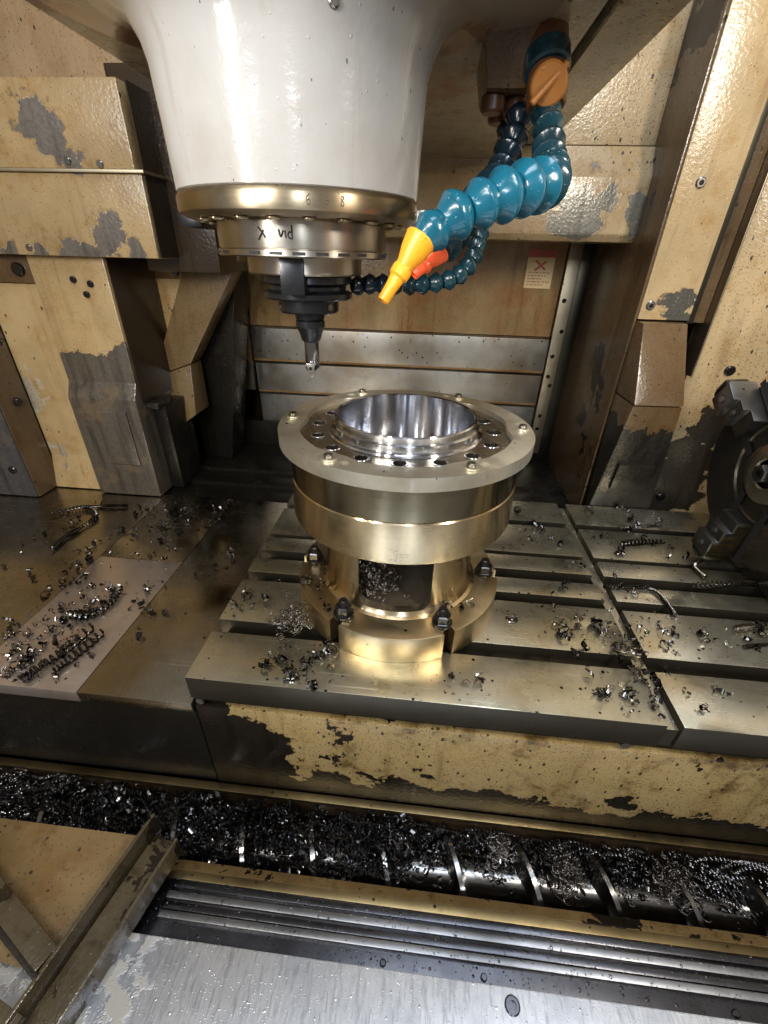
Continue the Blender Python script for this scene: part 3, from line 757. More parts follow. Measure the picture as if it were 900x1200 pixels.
h1 = thing('blue_coolant_hose', 'thick bright blue segmented coolant hose ending in a yellow nozzle', 'coolant hose', (.105, .62, .66))
hose(h1, [(.106, .615, .640), (.107, .590, .615), (.108, .565, .592), (.106, .535, .572), (.100, .500, .560), (.080, .468, .553), (.056, .448, .546), (.033, .436, .538), (.012, .428, .529), (-.010, .419, .512)],
     .0190, .0225, 'blue', scale=lambda t: (.78 + .30 * min(1, t * 2) if t < .7 else 1.08 - .8 * (t - .7)) * random.uniform(.95, 1.05), mats=lambda t: 'blue' if t > .52 else 'bluedark')
def nozzle(root, p0, p1, p2, R0, mat, k=1.0):
    b = nb(); p0, p1, p2 = Vector(p0), Vector(p1), Vector(p2)
    L = (p1 - p0).length; q = (p1 - p0).to_track_quat('Z', 'Y').to_matrix()
    lathe(b, [(.55*R0, 0), (R0, .0), (1.06*R0, .06*L), (1.0*R0, .14*L), (.86*R0, .45*L), (.60*R0, .80*L), (.55*R0, L), (0, L)], p0, 32, mat=q); part('nozzle_cup', b, mat, root)
    L = (p2 - p1).length; q = (p2 - p1).to_track_quat('Z', 'Y').to_matrix(); r = R0 * .5
    b = nb(); lathe(b, [(0, -.08*L), (1.28*r, -.08*L), (1.34*r, 0), (1.28*r, .2*L), (1.0*r, .26*L), (.85*r, .55*L), (.80*r, .97*L), (.74*r, L), (.55*r, L), (.5*r, .7*L), (0, .7*L)], p1, 28, mat=q); part('nozzle_tip', b, mat, root)
nozzle(h1, (-.0100, .419, .513), (-.0245, .4105, .490), (-.0390, .4020, .467), .0128, 'yellow')

h2 = thing('dark_coolant_hose', 'dark wet segmented hose with a short orange red nozzle', 'coolant hose', (.085, .66, .66))
hose(h2, [(.088, .655, .645), (.080, .640, .612), (.066, .610, .580), (.048, .570, .560), (.032, .530, .540), (.018, .500, .520), (.008, .475, .508)], .0165, .021, 'navy', mats=lambda t: 'navy' if t < .6 else 'bluedark')
nozzle(h2, (.006, .472, .506), (-.006, .464, .494), (-.016, .458, .485), .0112, 'red')

h3 = thing('thin_coolant_hose', 'thin dark teal segmented hose curling back to the tool holder', 'coolant hose', (.075, .70, .66))
hose(h3, [(.078, .690, .640), (.075, .680, .600), (.064, .665, .560), (.056, .650, .525), (.050, .630, .500), (.035, .612, .482), (.008, .600, .473), (-.025, .594, .470), (-.060, .594, .470), (-.098, .600, .466)], .0118, .0165, 'bluedark', mats=lambda t: 'bluedark' if t < .78 else 'navy')
vv = thing('coolant_valve', 'orange round coolant valve with lever under the head casting', 'valve', (.103, .63, .655))
b = nb(); cyl(b, (.099, .645, .712), (.102, .628, .676), .020, .021, 28, .002); part('pipe', b, 'copper', vv)
b = nb(); cyl(b, (.1015, .630, .682), (.1035, .620, .664), .0225, .0225, 28, .002); part('collar', b, 'bluedark', vv)
b = nb(); cyl(b, (.1035, .622, .668), (.106, .612, .636), .019, .020, 28, .002); part('valve_body', b, 'copper', vv)
dv = Vector((-.18, -.93, -.30)).normalized(); c0 = Vector((.1015, .590, .6480))
b = nb(); cyl(b, c0 - dv * .014, c0, .0175, .0175, 36, .002); dial = part('dial', b, 'orange', vv)
b = nb(); cyl(b, c0 + Vector((.015, 0, .016)) + dv * .001, c0 + Vector((-.014, 0, -.014)) + dv * .001, .0034, .0034, 12, .001); part('lever', b, 'orange', dial)
mf = thing('coolant_manifold', 'dark oily coolant manifold block under the casting behind the hoses', 'manifold', (.06, .68, .66))
b = nb(); hexa(b, [(.045, .63, .655), (.09, .63, .655), (.09, .72, .655), (.045, .72, .655)], [(.035, .62, .7015), (.10, .62, .7015), (.10, .73, .7015), (.035, .73, .7015)], .003); part('block', b, 'brow', mf)
for (x, y) in ((.055, .655), (.082, .665), (.068, .70)):
    b = nb(); cyl(b, (x, y, .640), (x, y, .656), .013, seg=20, cap=.002); part('port', b, 'copper', mf)

# ================================================================== FIXTURE, WORKPIECE, CLAMP RING
FX, FY = -.0213, .5873
fx = thing('pedestal_fixture', 'oily gold tinted steel pedestal fixture with slotted foot flange and window', 'fixture', (FX, FY, 0))
def slotted(r, slots, w, rin, n=180):
    """outline of a disc with radial open slots"""
    pts = []
    half = math.asin(w / 2 / r)
    sl = sorted(s % (2*math.pi) for s in slots)
    a = sl[0] + half
    for i, s in enumerate(sl):
        nxt = sl[(i + 1) % len(sl)] + (2*math.pi if i == len(sl) - 1 else 0)
        a0, a1 = s + half, nxt - half
        m = max(4, int(n * (a1 - a0) / (2*math.pi)))
        for k in range(m + 1):
            t = a0 + (a1 - a0) * k / m; pts.append((r * math.cos(t), r * math.sin(t)))
        c, d = Vector((math.cos(nxt), math.sin(nxt))), Vector((-math.sin(nxt), math.cos(nxt)))
        for k in range(9):
            ph = -math.pi/2 - math.pi * k / 8
            p = c * (rin + w/2 * math.cos(ph)) + d * (w/2 * math.sin(ph))
            pts.append((p.x, p.y))
    return pts
out = slotted(.1654, [R(a) for a in (0, 60, 120, 180, 240, 300)], .0165, .140)
b = nb(); hexa(b, [(FX + x, FY + y, .0004) for x, y in out], [(FX + x, FY + y, .0458) for x, y in out])
es = [e for e in b.edges if abs(e.verts[0].co.z - e.verts[1].co.z) < 1e-5 and e.verts[0].co.z > .02]
bmesh.ops.bevel(b, geom=es, offset=.0016, segments=2, affect='EDGES', profile=.5)
part('foot_flange', b, 'flange', fx)
# column tube with rounded window in front and back
prof = [(.128, .0455), (.1225, .0480), (.1190, .0530), (.1175, .060), (.1175, .173), (.1055, .173), (.1055, .0462)]
b = nb(); lathe(b, prof, (FX, FY, 0), 128, closed=True)
cu = nb()
def rrect(x0, x1, z0, z1, r, n=6):
    P = []
    for (cx_, cz_, a) in ((x1 - r, z0 + r, -90), (x1 - r, z1 - r, 0), (x0 + r, z1 - r, 90), (x0 + r, z0 + r, 180)):
        for k in range(n + 1):
            t = R(a + 90 * k / n); P.append((cx_ + r * math.cos(t), cz_ + r * math.sin(t)))
    return P
W_ = rrect(FX - .0525, FX + .0535, .0535, .150, .016)
hexa(cu, [(x, FY - .2, z) for x, z in W_], [(x, FY - .02, z) for x, z in W_])
b = boolean(b, cu); part('column', b, 'gold', fx, (FX, FY, .1), 30)
b = nb(); lathe(b, [(.1052, .0470), (.1052, .1715), (.1040, .1715), (.1040, .0482), (0, .0482), (0, .0470)], (FX, FY, 0), 96)  # dark liner added so the inside of the window looks shaded
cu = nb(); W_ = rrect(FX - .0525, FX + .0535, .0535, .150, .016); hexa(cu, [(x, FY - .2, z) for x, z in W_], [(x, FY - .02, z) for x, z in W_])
b = boolean(b, cu); part('column_shade_lining', b, 'dark_in', fx, (FX, FY, .1), 30)
b = nb(); tube(b, [(FX - .03 + .11 * k / 12, FY + .06 - .002 * k, .075 + .03 * (k / 12) ** 2) for k in range(13)], .006, 10); part('inner_pipe', b, 'rubber', fx)
prof = [(0, .1722), (.160, .1722), (.1625, .1738), (.1632, .176), (.1625, .2300), (.1612, .2316), (0, .2316)]
b = nb(); lathe(b, prof, (FX, FY, 0), 160); part('drum', b, 'gold', fx, (FX, FY, .2), 30)

wp = thing('bearing_housing', 'bored steel housing with a ring of holes and bright polished bore', 'workpiece', (FX, FY, .232))
prof = [(.150, .2318), (.1605, .2318), (.1612, .2330), (.1612, .2795), (.1600, .2807), (.150, .2807)]
b = nb(); lathe(b, prof, (FX, FY, 0), 160, closed=True)
cu = nb()
for a in (-152, -27, 90):
    q = Matrix.Rotation(R(a), 3, 'Z'); c = nb(); box(cu, .1535, .18, -.0035, .0035, .2655, .29) if a is None else None
    v0 = len(cu.verts); box(cu, .1535, .18, -.0035, .0035, .2655, .29); cu.verts.ensure_lookup_table()
    vv_ = cu.verts[v0:]; bmesh.ops.rotate(cu, cent=(0, 0, 0), matrix=q, verts=vv_); bmesh.ops.translate(cu, vec=(FX, FY, 0), verts=vv_)
b = boolean(b, cu); part('outer_band', b, 'band', wp, (FX, FY, .25), 30)
# face plate with sixteen counterbored holes
prof = [(.0975, .2322), (.1495, .2322), (.1495, .2912), (.0975, .2912)]
b = nb(); lathe(b, prof, (FX, FY, 0), 160, closed=True)
cu = nb()
for k in range(16):
    a = R(22.5 * k); x, y = FX + .1235*math.cos(a), FY + .1235*math.sin(a)
    cyl(cu, (x, y, .262), (x, y, .30), .0082, seg=28)
b = boolean(b, cu); fc = part('hole_face', b, 'face', wp, (FX, FY, .26), 30)
for k in range(16):
    a = R(22.5 * k); x, y = FX + .1235*math.cos(a), FY + .1235*math.sin(a)
    b = nb(); lathe(b, [(.0083, .2913), (.0083, .2920), (.0100, .2920), (.0106, .2913), (.0100, .2908), (.0083, .2908)], (x, y, 0), 28, closed=True); part('hole_rim', b, 'bore', fc)
# boss: stepped lip and bright bore
prof = [(.0975, .2914), (.1085, .2914), (.1070, .2935), (.1030, .2945), (.1022, .2965), (.1022, .3030), (.1008, .3042), (.0990, .3045), (.0985, .3120), (.0975, .3134), (.0955, .3134), (.0943, .3122), (.0943, .2385), (.0870, .2380), (.0870, .2325), (.0975, .2325)]
b = nb(); lathe(b, prof, (FX, FY, 0), 160, closed=True); part('bored_boss', b, 'bore', wp, (FX, FY, .28), 30)
b = nb(); lathe(b, [(0, .2324), (.0868, .2324), (.0868, .2362), (0, .2362)], (FX, FY, 0), 96); part('bore_floor', b, 'bore', wp, (FX, FY, .23), 30)

cr = thing('clamp_ring', 'flat steel clamp ring with six socket screws on top of the fixture', 'clamp ring', (FX, FY, .281))
n = 240
def rin(a):
    c = math.cos(6 * a)            # lobes reach inwards at the six screws
    return .1475 - .0065 * max(0, c) ** 1.5
ou = [(.1755 * math.cos(2*math.pi*k/n), .1755 * math.sin(2*math.pi*k/n)) for k in range(n)]
inn = [(rin(2*math.pi*k/n) * math.cos(2*math.pi*k/n), rin(2*math.pi*k/n) * math.sin(2*math.pi*k/n)) for k in range(n)]
b = nb()
lay = []
for (o_, i_, z) in ((.0, .0, .2812), (.0, .0, .2985)):
    lay.append(([b.verts.new((FX + x, FY + y, z)) for x, y in ou], [b.verts.new((FX + x, FY + y, z)) for x, y in inn]))
for k in range(n):
    j = (k + 1) % n
    (o0, i0), (o1, i1) = lay
    b.faces.new((o0[k], o0[j], o1[j], o1[k])); b.faces.new((i0[j], i0[k], i1[k], i1[j]))
    b.faces.new((o1[k], o1[j], i1[j], i1[k])); b.faces.new((o0[j], o0[k], i0[k], i0[j]))
es = [e for e in b.edges if (e.verts[0].co.z > .298 and e.verts[1].co.z > .298) and len({round((Vector((v.co.x - FX, v.co.y - FY)).length), 2) for v in e.verts}) == 1 and (Vector((e.verts[0].co.x - FX, e.verts[0].co.y - FY)).length > .17) == (Vector((e.verts[1].co.x - FX, e.verts[1].co.y - FY)).length > .17)]
bmesh.ops.bevel(b, geom=es, offset=.0012, segments=2, affect='EDGES', profile=.5)
cu = nb()
for k in range(6):
    a = R(60 * k + 7.5); cyl(cu, (FX + .1605*math.cos(a), FY + .1605*math.sin(a), .288), (FX + .1605*math.cos(a), FY + .1605*math.sin(a), .31), .0062, seg=24)
b = boolean(b, cu); part('ring', b, 'clampring', cr, (FX, FY, .29), 30)
for k in range(6):
    a = R(60 * k); x, y = FX + .1615*math.cos(a), FY + .1615*math.sin(a)
    b = nb(); lathe(b, [(0, .2988), (.0090, .2988), (.0092, .2993), (.0090, .3008), (0, .3008)], (x, y, 0), 28); w_ = part('washer', b, 'clampring', cr)
    b = nb(); lathe(b, [(0, .3010), (.0052, .3010), (.0054, .3015), (.0054, .3046), (.0046, .3053), (.0030, .3053), (.0030, .3030), (0, .3030)], (x, y, 0), 24); part('socket_screw', b, 'screw', w_)

# hold-down studs with nuts in the flange slots
names = {240: 'black hold down nut in the front left flange slot of the fixture', 300: 'black hold down nut in the front right flange slot of the fixture',
         0: 'black hold down nut in the slot right of the fixture', 180: 'black hold down nut in the slot left of the fixture'}
for a, lab in names.items():
    x, y = FX + .1435*math.cos(R(a)), FY + .1435*math.sin(R(a))
    t = thing('hold_down_nut', lab, 'nut', (x, y, .046), 'fixture hold down nuts')
    b = nb(); lathe(b, [(.006, .0461), (.0150, .0461), (.0152, .0475), (.0150, .0500), (.006, .0500)], (x, y, 0), 32, closed=True); part('washer', b, 'nut', t)
    b = nb(); lathe(b, [(.006, .0502), (.0140, .0502), (.0140, .0508), (.0124, .0515), (.0124, .0625), (.0108, .0645), (.006, .0645)], (x, y, 0), 6, closed=True); part('nut', b, 'nut', t, smooth=20)
    b = nb(); lathe(b, [(0, -.02), (.0062, -.02), (.0070, .045), (.0070, .0715), (.0056, .0735), (0, .0738)], (x, y, 0), 20); part('stud', b, 'nut', t)

# ================================================================== CHUCK
CX, CY, CZ, CR = .585, .705, .205, .168
ch = thing('jaw_chuck', 'dark oily three jaw chuck at the right edge of the table', 'chuck', (.66, CY, 0))
qx = Matrix.Rotation(R(-90), 3, 'Y')            # lathe axis z -> -x
def clathe(prof, name, mat, seg=96, sm=30):
    b = nb(); lathe(b, prof, (0, 0, 0), seg, mat=qx); bmesh.ops.translate(b, vec=(CX, CY, CZ), verts=b.verts)
    return part(name, b, mat, ch, (CX, CY, CZ), sm)
clathe([(0, 0), (.050, 0), (.052, -.003), (.085, -.003), (.088, 0), (CR - .006, 0), (CR, -.006), (CR, -.090), (CR - .004, -.095), (0, -.095)], 'chuck_body', 'chuck')
clathe([(.024, .0), (.050, .0), (.050, .010), (.046, .012), (.026, .012), (.024, .010)], 'hub', 'nose')
clathe([(0, .006), (.016, .006), (.016, .022), (.014, .024), (.007, .024), (.0065, .014), (0, .014)], 'centre_screw', 'jaw', 6)
b = nb(); box(b, .62, .95, CY - .12, CY + .14, .002, CZ + .10, .008); part('rotary_body', b, 'chuck', ch)
def jaw(ang):
    # local frame: radial direction e, tangential t, outwards -x
    e = Vector((0, math.cos(ang), math.sin(ang))); t = Vector((0, -math.sin(ang), math.cos(ang))); c = Vector((CX, CY, CZ)); ux = Vector((-1, 0, 0))
    def pt(r, w, h): return c + e * r + t * w + ux * h
    hw = .0235
    prof = [(.088, .001), (.088, .026), (.110, .026), (.110, .038), (.132, .038), (.132, .049), (.168, .049), (.173, .044), (.173, .001)]
    b = nb(); hexa(b, [pt(r, -hw, h) for r, h in prof], [pt(r, hw, h) for r, h in prof], .0012); j = part('jaw', b, 'jaw', ch)
    b = nb()
    pr = [(.094, .003), (.094, .022), (.115, .022), (.115, .034), (.137, .034), (.137, .045), (.165, .045), (.169, .003)]
    hexa(b, [pt(r, -hw - .0015, h) for r, h in pr], [pt(r, -hw + .002, h) for r, h in pr]); part('jaw_flank', b, 'jawgold', j)
    b = nb(); hexa(b, [pt(.170, -hw * .8, .005), pt(.170, hw * .8, .005), pt(.170, hw * .8, .05), pt(.170, -hw * .8, .05)],
                      [pt(.186, -hw * .7, .008), pt(.186, hw * .7, .008), pt(.184, hw * .6, .045), pt(.184, -hw * .6, .045)], .004); part('jaw_end', b, 'black', j)
for a in (36, -84, 156): jaw(R(a))
for a in (36, -84, 156):
    e = Vector((0, math.cos(R(a)), math.sin(R(a)))); t_ = Vector((0, -math.sin(R(a)), math.cos(R(a)))); c = Vector((CX, CY, CZ)); ux = Vector((-1, 0, 0))
    for r_, h_ in ((.121, .038), (.150, .049)):
        b = nb(); p_ = c + e * r_ + ux * (h_ + .0004); cyl(b, p_, p_ - ux * .010 + ux * .0112, .0085, seg=20); part('jaw_screw_recess', b, 'rubber', ch)
        b = nb(); cyl(b, p_, p_ + ux * .0022, .0062, seg=6); part('jaw_screw', b, 'screw', ch)
    b = nb()
    for w in (-.0335, .0335):
        q = [c + e * .056 + t_ * (w - .006), c + e * .165 + t_ * (w - .006), c + e * .165 + t_ * (w + .006), c + e * .056 + t_ * (w + .006)]
        hexa(b, [p_ + ux * .0003 for p_ in q], [p_ + ux * .0010 for p_ in q])
    part('jaw_guide', b, 'rubber', ch)
    for k in range(5):
        b = nb(); r_ = .097 + .0145 * k; h0 = .023 if r_ < .110 else .034 if r_ < .132 else .046
        q = [c + e * r_ - t_ * .0246 + ux * .004, c + e * (r_ + .004) - t_ * .0246 + ux * .004, c + e * (r_ + .004) - t_ * .0246 + ux * h0, c + e * r_ - t_ * .0246 + ux * h0]
        hexa(b, q, [p_ - t_ * .0016 for p_ in q]); part('jaw_serration', b, 'black', ch)

# ================================================================== FRONT: TROUGH, AUGER, RAIL, COVER
tr = thing('chip_trough', 'long dark chip trough with ochre lip along the front of the machine', 'trough', (0, .3, -.40))
b = nb(); box(b, -1.37, 1.37, .352, .3645, -.272, -.2635, .0012); part('ledge', b, 'ledge', tr)
b = nb(); box(b, -1.37, 1.37, .356, .3635, -.40, -.2725); part('rear_wall', b, 'ochre_dark', tr)
b = nb(); box(b, -1.37, 1.37, .244, .356, -.42, -.385); part('trough_floor', b, 'trough', tr)
b = nb(); prism_x(b, [(.2485, -.275), (.262, -.282), (.262, -.39), (.236, -.39), (.236, -.275)], -1.37, 1.37, .001); part('front_lip', b, 'trough', tr)
b = nb(); box(b, -1.37, 1.37, .2340, .2445, -.2748, -.2655, .001); part('lip_strip', b, 'ledge', tr)

au = thing('chip_auger', 'steel chip auger with spiral flights lying in the front trough', 'auger', (0, .304, -.335))
AY, AZ = .304, -.335
b = nb(); cyl(b, (-1.3, AY, AZ), (1.3, AY, AZ), .027, seg=32); part('auger_shaft', b, 'auger', au)
b = nb()
pitch = .110; nseg = 28
x = -1.25; prev = None
N = int(2.5 / pitch * nseg)
for k in range(N + 1):
    a = 2 * math.pi * k / nseg; xx = -1.25 + pitch * k / nseg
    u = Vector((0, math.cos(a), math.sin(a)))
    ring_ = [b.verts.new(Vector((xx + dx, AY, AZ)) + u * rr) for dx, rr in ((-.014, .022), (-.0034, .057), (.0034, .057), (.014, .022))]
    if prev:
        for q in range(4):
            b.faces.new((prev[q], prev[(q+1) % 4], ring_[(q+1) % 4], ring_[q]))
    prev = ring_
part('auger_flight', b, 'auger', au)

rl = thing('door_rail', 'black grooved door rail with two bright ridges along the front', 'rail', (0, .2, -.30))
b = nb(); box(b, -1.37, 1.37, .150, .2335, -.31, -.262, .002); part('rail_base', b, 'rail', rl)
for (y, z, m) in ((.2265, -.2615, 'rail'), (.2140, -.2590, 'railbright'), (.2030, -.2595, 'rail'), (.1935, -.2580, 'railbright')):
    b = nb(); box(b, -.30, 1.37, y - .0042, y + .0042, z - .006, z + .004, .0016); part('rail_ridge', b, m, rl)
for x in (.0, .125, .42):
    b = nb(); cyl(b, (x, .178, -.2622), (x, .178, -.2585), .004, seg=14, cap=.001); part('rail_screw', b, 'rail', rl)

fc_ = thing('front_cover_plate', 'wet stainless cover plate along the bottom edge with one screw', 'cover plate', (0, .05, -.25))
b = nb(); hexa(b, [(-.60, .168, -.250), (1.37, .168, -.250), (1.37, -.30, -.250), (-.60, -.30, -.250)][::-1],
                  [(-.60, .168, -.238), (1.37, .168, -.238), (1.37, -.30, -.225), (-.60, -.30, -.225)][::-1], .0015); part('plate_sheet', b, 'plate', fc_)
for x in (.1515, ):
    b = nb(); lathe(b, [(0, 0), (.0088, 0), (.0088, .0012), (.0075, .0022), (.0042, .0022), (.0040, .0008), (0, .0008)], (x, .153, -.2377), 28); part('plate_screw', b, 'rail', fc_)

bk = thing('corner_bracket', 'cream painted steel channel bracket lower left with cross bars', 'bracket', (-.36, .17, -.236))
def bar(p, q, prof, name, mat, bev=.0012):
    """profile [(side, up)] swept straight from p to q"""
    p, q = Vector(p), Vector(q); d = (q - p).normalized(); s = Vector((d.y, -d.x, 0)).normalized()
    up = s.cross(d)
    b = nb(); hexa(b, [p + s * u + up * v for u, v in prof], [q + s * u + up * v for u, v in prof], bev)
    return part(name, b, mat, bk)
A, B = (-.362, .072, -.200), (-.318, .262, -.200)
bar(A, B, [(.020, 0), (.0245, 0), (.0245, -.036), (.020, -.036)], 'channel_flange', 'bracket')
bar((-.364, .072, -.2), (-.318, .275, -.2), [(-.026, .006), (-.021, .006), (-.021, -.036), (-.026, -.036)], 'channel_flange', 'bracket')
bar(A, B, [(-.0205, -.022), (.0195, -.022), (.0195, -.027), (-.0205, -.027)], 'channel_web', 'bracket')
bar((-.60, .225, -.20), (-.383, .128, -.20), [(-.012, 0), (.012, 0), (.012, -.008), (-.012, -.008)], 'cross_bar', 'bracket')
bar((-.60, .205, -.21), (-.383, .112, -.21), [(-.004, 0), (.003, 0), (.003, -.03), (-.004, -.03)], 'cross_bar', 'brow')
bar((-.56, .118, -.20), (-.378, .072, -.20), [(-.014, 0), (.014, 0), (.014, -.008), (-.014, -.008)], 'cross_bar', 'bracket')
b = nb(); hexa(b, [(-.62, .135, -.226), (-.385, .120, -.226), (-.350, .262, -.226), (-.62, .262, -.226)], [(-.62, .135, -.221), (-.385, .120, -.221), (-.350, .262, -.221), (-.62, .262, -.221)], .001); part('gusset_plate', b, 'ochre_brace', bk)

# ================================================================== CHIPS AND SWARF
def curl_bm(b, seed, c=(0, 0, 0), s=1.0, rot=None, n=9, rmin=.0014, rmax=.0034):
    """one machining chip: a ragged, tapering, curled strip with thickness"""
    rg = random.Random(seed)
    turns = rg.uniform(.35, 1.35); r0 = rg.uniform(rmin, rmax) * s; w = rg.uniform(.0030, .0075) * s; th_ = .0006 * s
    adv = rg.uniform(.001, .011) * s; skew = rg.uniform(-.5, .5)
    M3 = rot or Matrix.Rotation(rg.uniform(0, 6.28), 3, 'Z') @ Matrix.Rotation(rg.uniform(-1.2, 1.2), 3, 'X')
    prev = None
    for k in range(n + 1):
        t = k / n; a = t * turns * 2 * math.pi
        r = r0 * (1 + 1.1 * t) * rg.uniform(.9, 1.1); ww = w * (1 - .65 * abs(2 * t - 1) ** 2) * rg.uniform(.65, 1.2)
        off = adv * t + skew * ww
        pts = [(r, -ww/2), (r * 1.06, ww/2), (r * 1.06 - th_, ww/2), (r - th_, -ww/2)]
        vs_ = [b.verts.new(Vector(c) + M3 @ Vector((rr * math.cos(a), off + y, rr * math.sin(a)))) for rr, y in pts]
        if prev:
            for q in range(4): b.faces.new((prev[q], prev[(q+1) % 4], vs_[(q+1) % 4], vs_[q]))
        else: b.faces.new(vs_)
        prev = vs_
    b.faces.new(prev[::-1])

CH = []
for k in range(16):
    b = nb(); curl_bm(b, 100 + k)
    if k % 3 == 0: curl_bm(b, 140 + k, (.004, .002, .001), .8)
    z = min(v.co.z for v in b.verts); bmesh.ops.translate(b, vec=(0, 0, -z), verts=b.verts)
    CH.append(make_mesh('steel_chip', b, 'chip' if k % 6 else 'chipb', 50))
SPOT = {}
T=[(0.287,0.522,0.019,0.026,9),(0.308,0.500,0.016,0.021,8),(0.336,0.486,0.016,0.020,8),(0.238,0.509,0.012,0.016,9),(0.239,0.535,0.011,0.015,4),(0.253,0.485,0.008,0.010,3),(0.391,0.522,0.011,0.015,4),(0.420,0.531,0.011,0.015,4),(0.392,0.501,0.011,0.014,5),(0.463,0.508,0.009,0.012,5),(0.465,0.531,0.007,0.009,2),(0.379,0.552,0.008,0.012,3),(0.557,0.556,0.013,0.018,6),(0.508,0.510,0.007,0.009,2),(0.268,0.405,0.008,0.010,7),(0.303,0.401,0.012,0.013,9),(0.332,0.386,0.006,0.006,4),(0.330,0.440,0.011,0.010,8),(0.322,0.485,0.010,0.010,5),(0.338,0.421,0.007,0.009,3),(0.260,0.424,0.004,0.004,1),(0.068,0.398,0.006,0.007,3),(0.102,0.398,0.005,0.005,2),(0.385,0.418,0.005,0.006,2),(0.426,0.431,0.004,0.004,2),(0.442,0.418,0.004,0.004,1),(0.396,0.386,0.003,0.004,1),(0.254,0.800,0.022,0.025,7),(0.283,0.785,0.016,0.025,5),(0.243,0.870,0.017,0.020,3),(0.391,0.798,0.011,0.020,3),(0.486,0.870,0.013,0.020,4),(0.492,0.780,0.016,0.028,5),(0.410,0.754,0.010,0.018,4),(0.405,0.900,0.012,0.024,3),(0.490,0.910,0.012,0.020,4),(0.520,0.748,0.010,0.018,3),(0.268,0.620,0.011,0.014,3),(0.383,0.619,0.012,0.014,5),(0.316,0.690,0.007,0.011,2),(0.544,0.883,0.016,0.030,3)]
TL=[(-0.124,0.416,0.017,0.020,9),(-0.137,0.400,0.009,0.011,5),(-0.182,0.400,0.008,0.010,7),(-0.149,0.387,0.012,0.014,6),(-0.115,0.377,0.008,0.009,5),(-0.109,0.435,0.008,0.009,3),(-0.270,0.529,0.008,0.012,4),(-0.273,0.500,0.010,0.013,6),(-0.231,0.565,0.004,0.007,1)]
SL=[(0.200,0.652,0.015,0.007,7),(0.236,0.652,0.015,0.007,7),(0.273,0.652,0.015,0.007,8),(0.311,0.652,0.015,0.007,8),(0.347,0.70,0.006,0.028,9),(0.347,0.660,0.006,0.018,7),(0.349,0.627,0.006,0.014,5),(0.162,0.586,0.012,0.006,6),(0.194,0.586,0.012,0.006,5),(0.172,0.462,0.016,0.007,6),(0.217,0.462,0.016,0.007,5),(0.394,0.462,0.016,0.007,5)]
W=[(-0.581,0.379,0.010,0.008,7),(-0.578,0.394,0.010,0.011,9),(-0.578,0.422,0.012,0.014,10),(-0.588,0.457,0.014,0.017,10),(-0.585,0.481,0.013,0.016,8),(-0.568,0.495,0.011,0.015,7),(-0.553,0.513,0.012,0.015,8),(-0.548,0.545,0.012,0.016,8),(-0.556,0.574,0.011,0.015,7),(-0.537,0.450,0.014,0.016,8),(-0.549,0.431,0.011,0.013,6),(-0.646,0.450,0.011,0.013,7),(-0.660,0.473,0.010,0.012,5),(-0.617,0.412,0.010,0.012,6),(-0.614,0.430,0.009,0.011,5),(-0.500,0.423,0.008,0.009,5),(-0.517,0.379,0.007,0.008,3),(-0.617,0.497,0.009,0.011,4),(-0.609,0.517,0.009,0.012,4),(-0.632,0.595,0.014,0.021,8),(-0.666,0.631,0.015,0.022,8),(-0.598,0.569,0.011,0.015,4),(-0.595,0.589,0.008,0.011,3),(-0.671,0.575,0.008,0.011,2),(-0.665,0.546,0.005,0.006,1),(-0.659,0.566,0.008,0.011,2),(-0.446,0.524,0.009,0.012,5),(-0.479,0.540,0.009,0.012,4),(-0.422,0.531,0.006,0.008,2),(-0.442,0.471,0.004,0.005,1),(-0.494,0.587,0.006,0.009,3),(-0.494,0.545,0.005,0.006,2),(-0.420,0.643,0.007,0.010,2),(-0.397,0.649,0.008,0.013,4),(-0.395,0.716,0.009,0.015,3),(-0.473,0.607,0.005,0.007,1),(-0.534,0.692,0.011,0.017,3),(-0.579,0.689,0.007,0.011,1),(-0.736,0.592,0.008,0.012,3),(-0.816,0.640,0.005,0.008,1),(-0.803,0.605,0.005,0.007,1),(-0.645,0.647,0.008,0.013,3),(-0.674,0.711,0.013,0.020,5),(-0.678,0.688,0.009,0.014,3),(-0.820,0.725,0.015,0.024,3)]
W2=[(-0.573,0.817,0.026,0.045,20),(-0.531,0.785,0.023,0.039,15),(-0.617,0.838,0.024,0.043,12),(-0.662,0.852,0.016,0.030,6),(-0.556,0.867,0.020,0.038,11),(-0.527,0.888,0.019,0.035,8),(-0.472,0.862,0.020,0.037,13),(-0.468,0.900,0.017,0.025,10),(-0.470,0.819,0.012,0.021,6),(-0.546,0.748,0.011,0.019,4),(-0.636,0.750,0.009,0.016,2),(-0.661,0.782,0.010,0.017,2),(-0.788,0.776,0.023,0.039,10),(-0.785,0.815,0.020,0.035,7)]
ROWN = ['front table plate', 'second table plate', 'narrow third table plate', 'narrow fourth table plate', 'fifth table plate', 'rearmost table plate']
def chip_label(x, y, region):
    if region == 'W':
        return 'small dark steel chip on the left way cover, ' + ('near its front edge' if y < .45 else 'in its middle' if y < .60 else 'towards the left column')
    k = min(range(6), key=lambda i: abs(y - (ROWS[i][0] + ROWS[i][1]) / 2))
    side = 'left of the fixture' if region == 'TL' else 'between fixture and cross groove' if x < .347 else 'right of the cross groove'
    return 'small dark chip on the %s %s' % (ROWN[k], side)
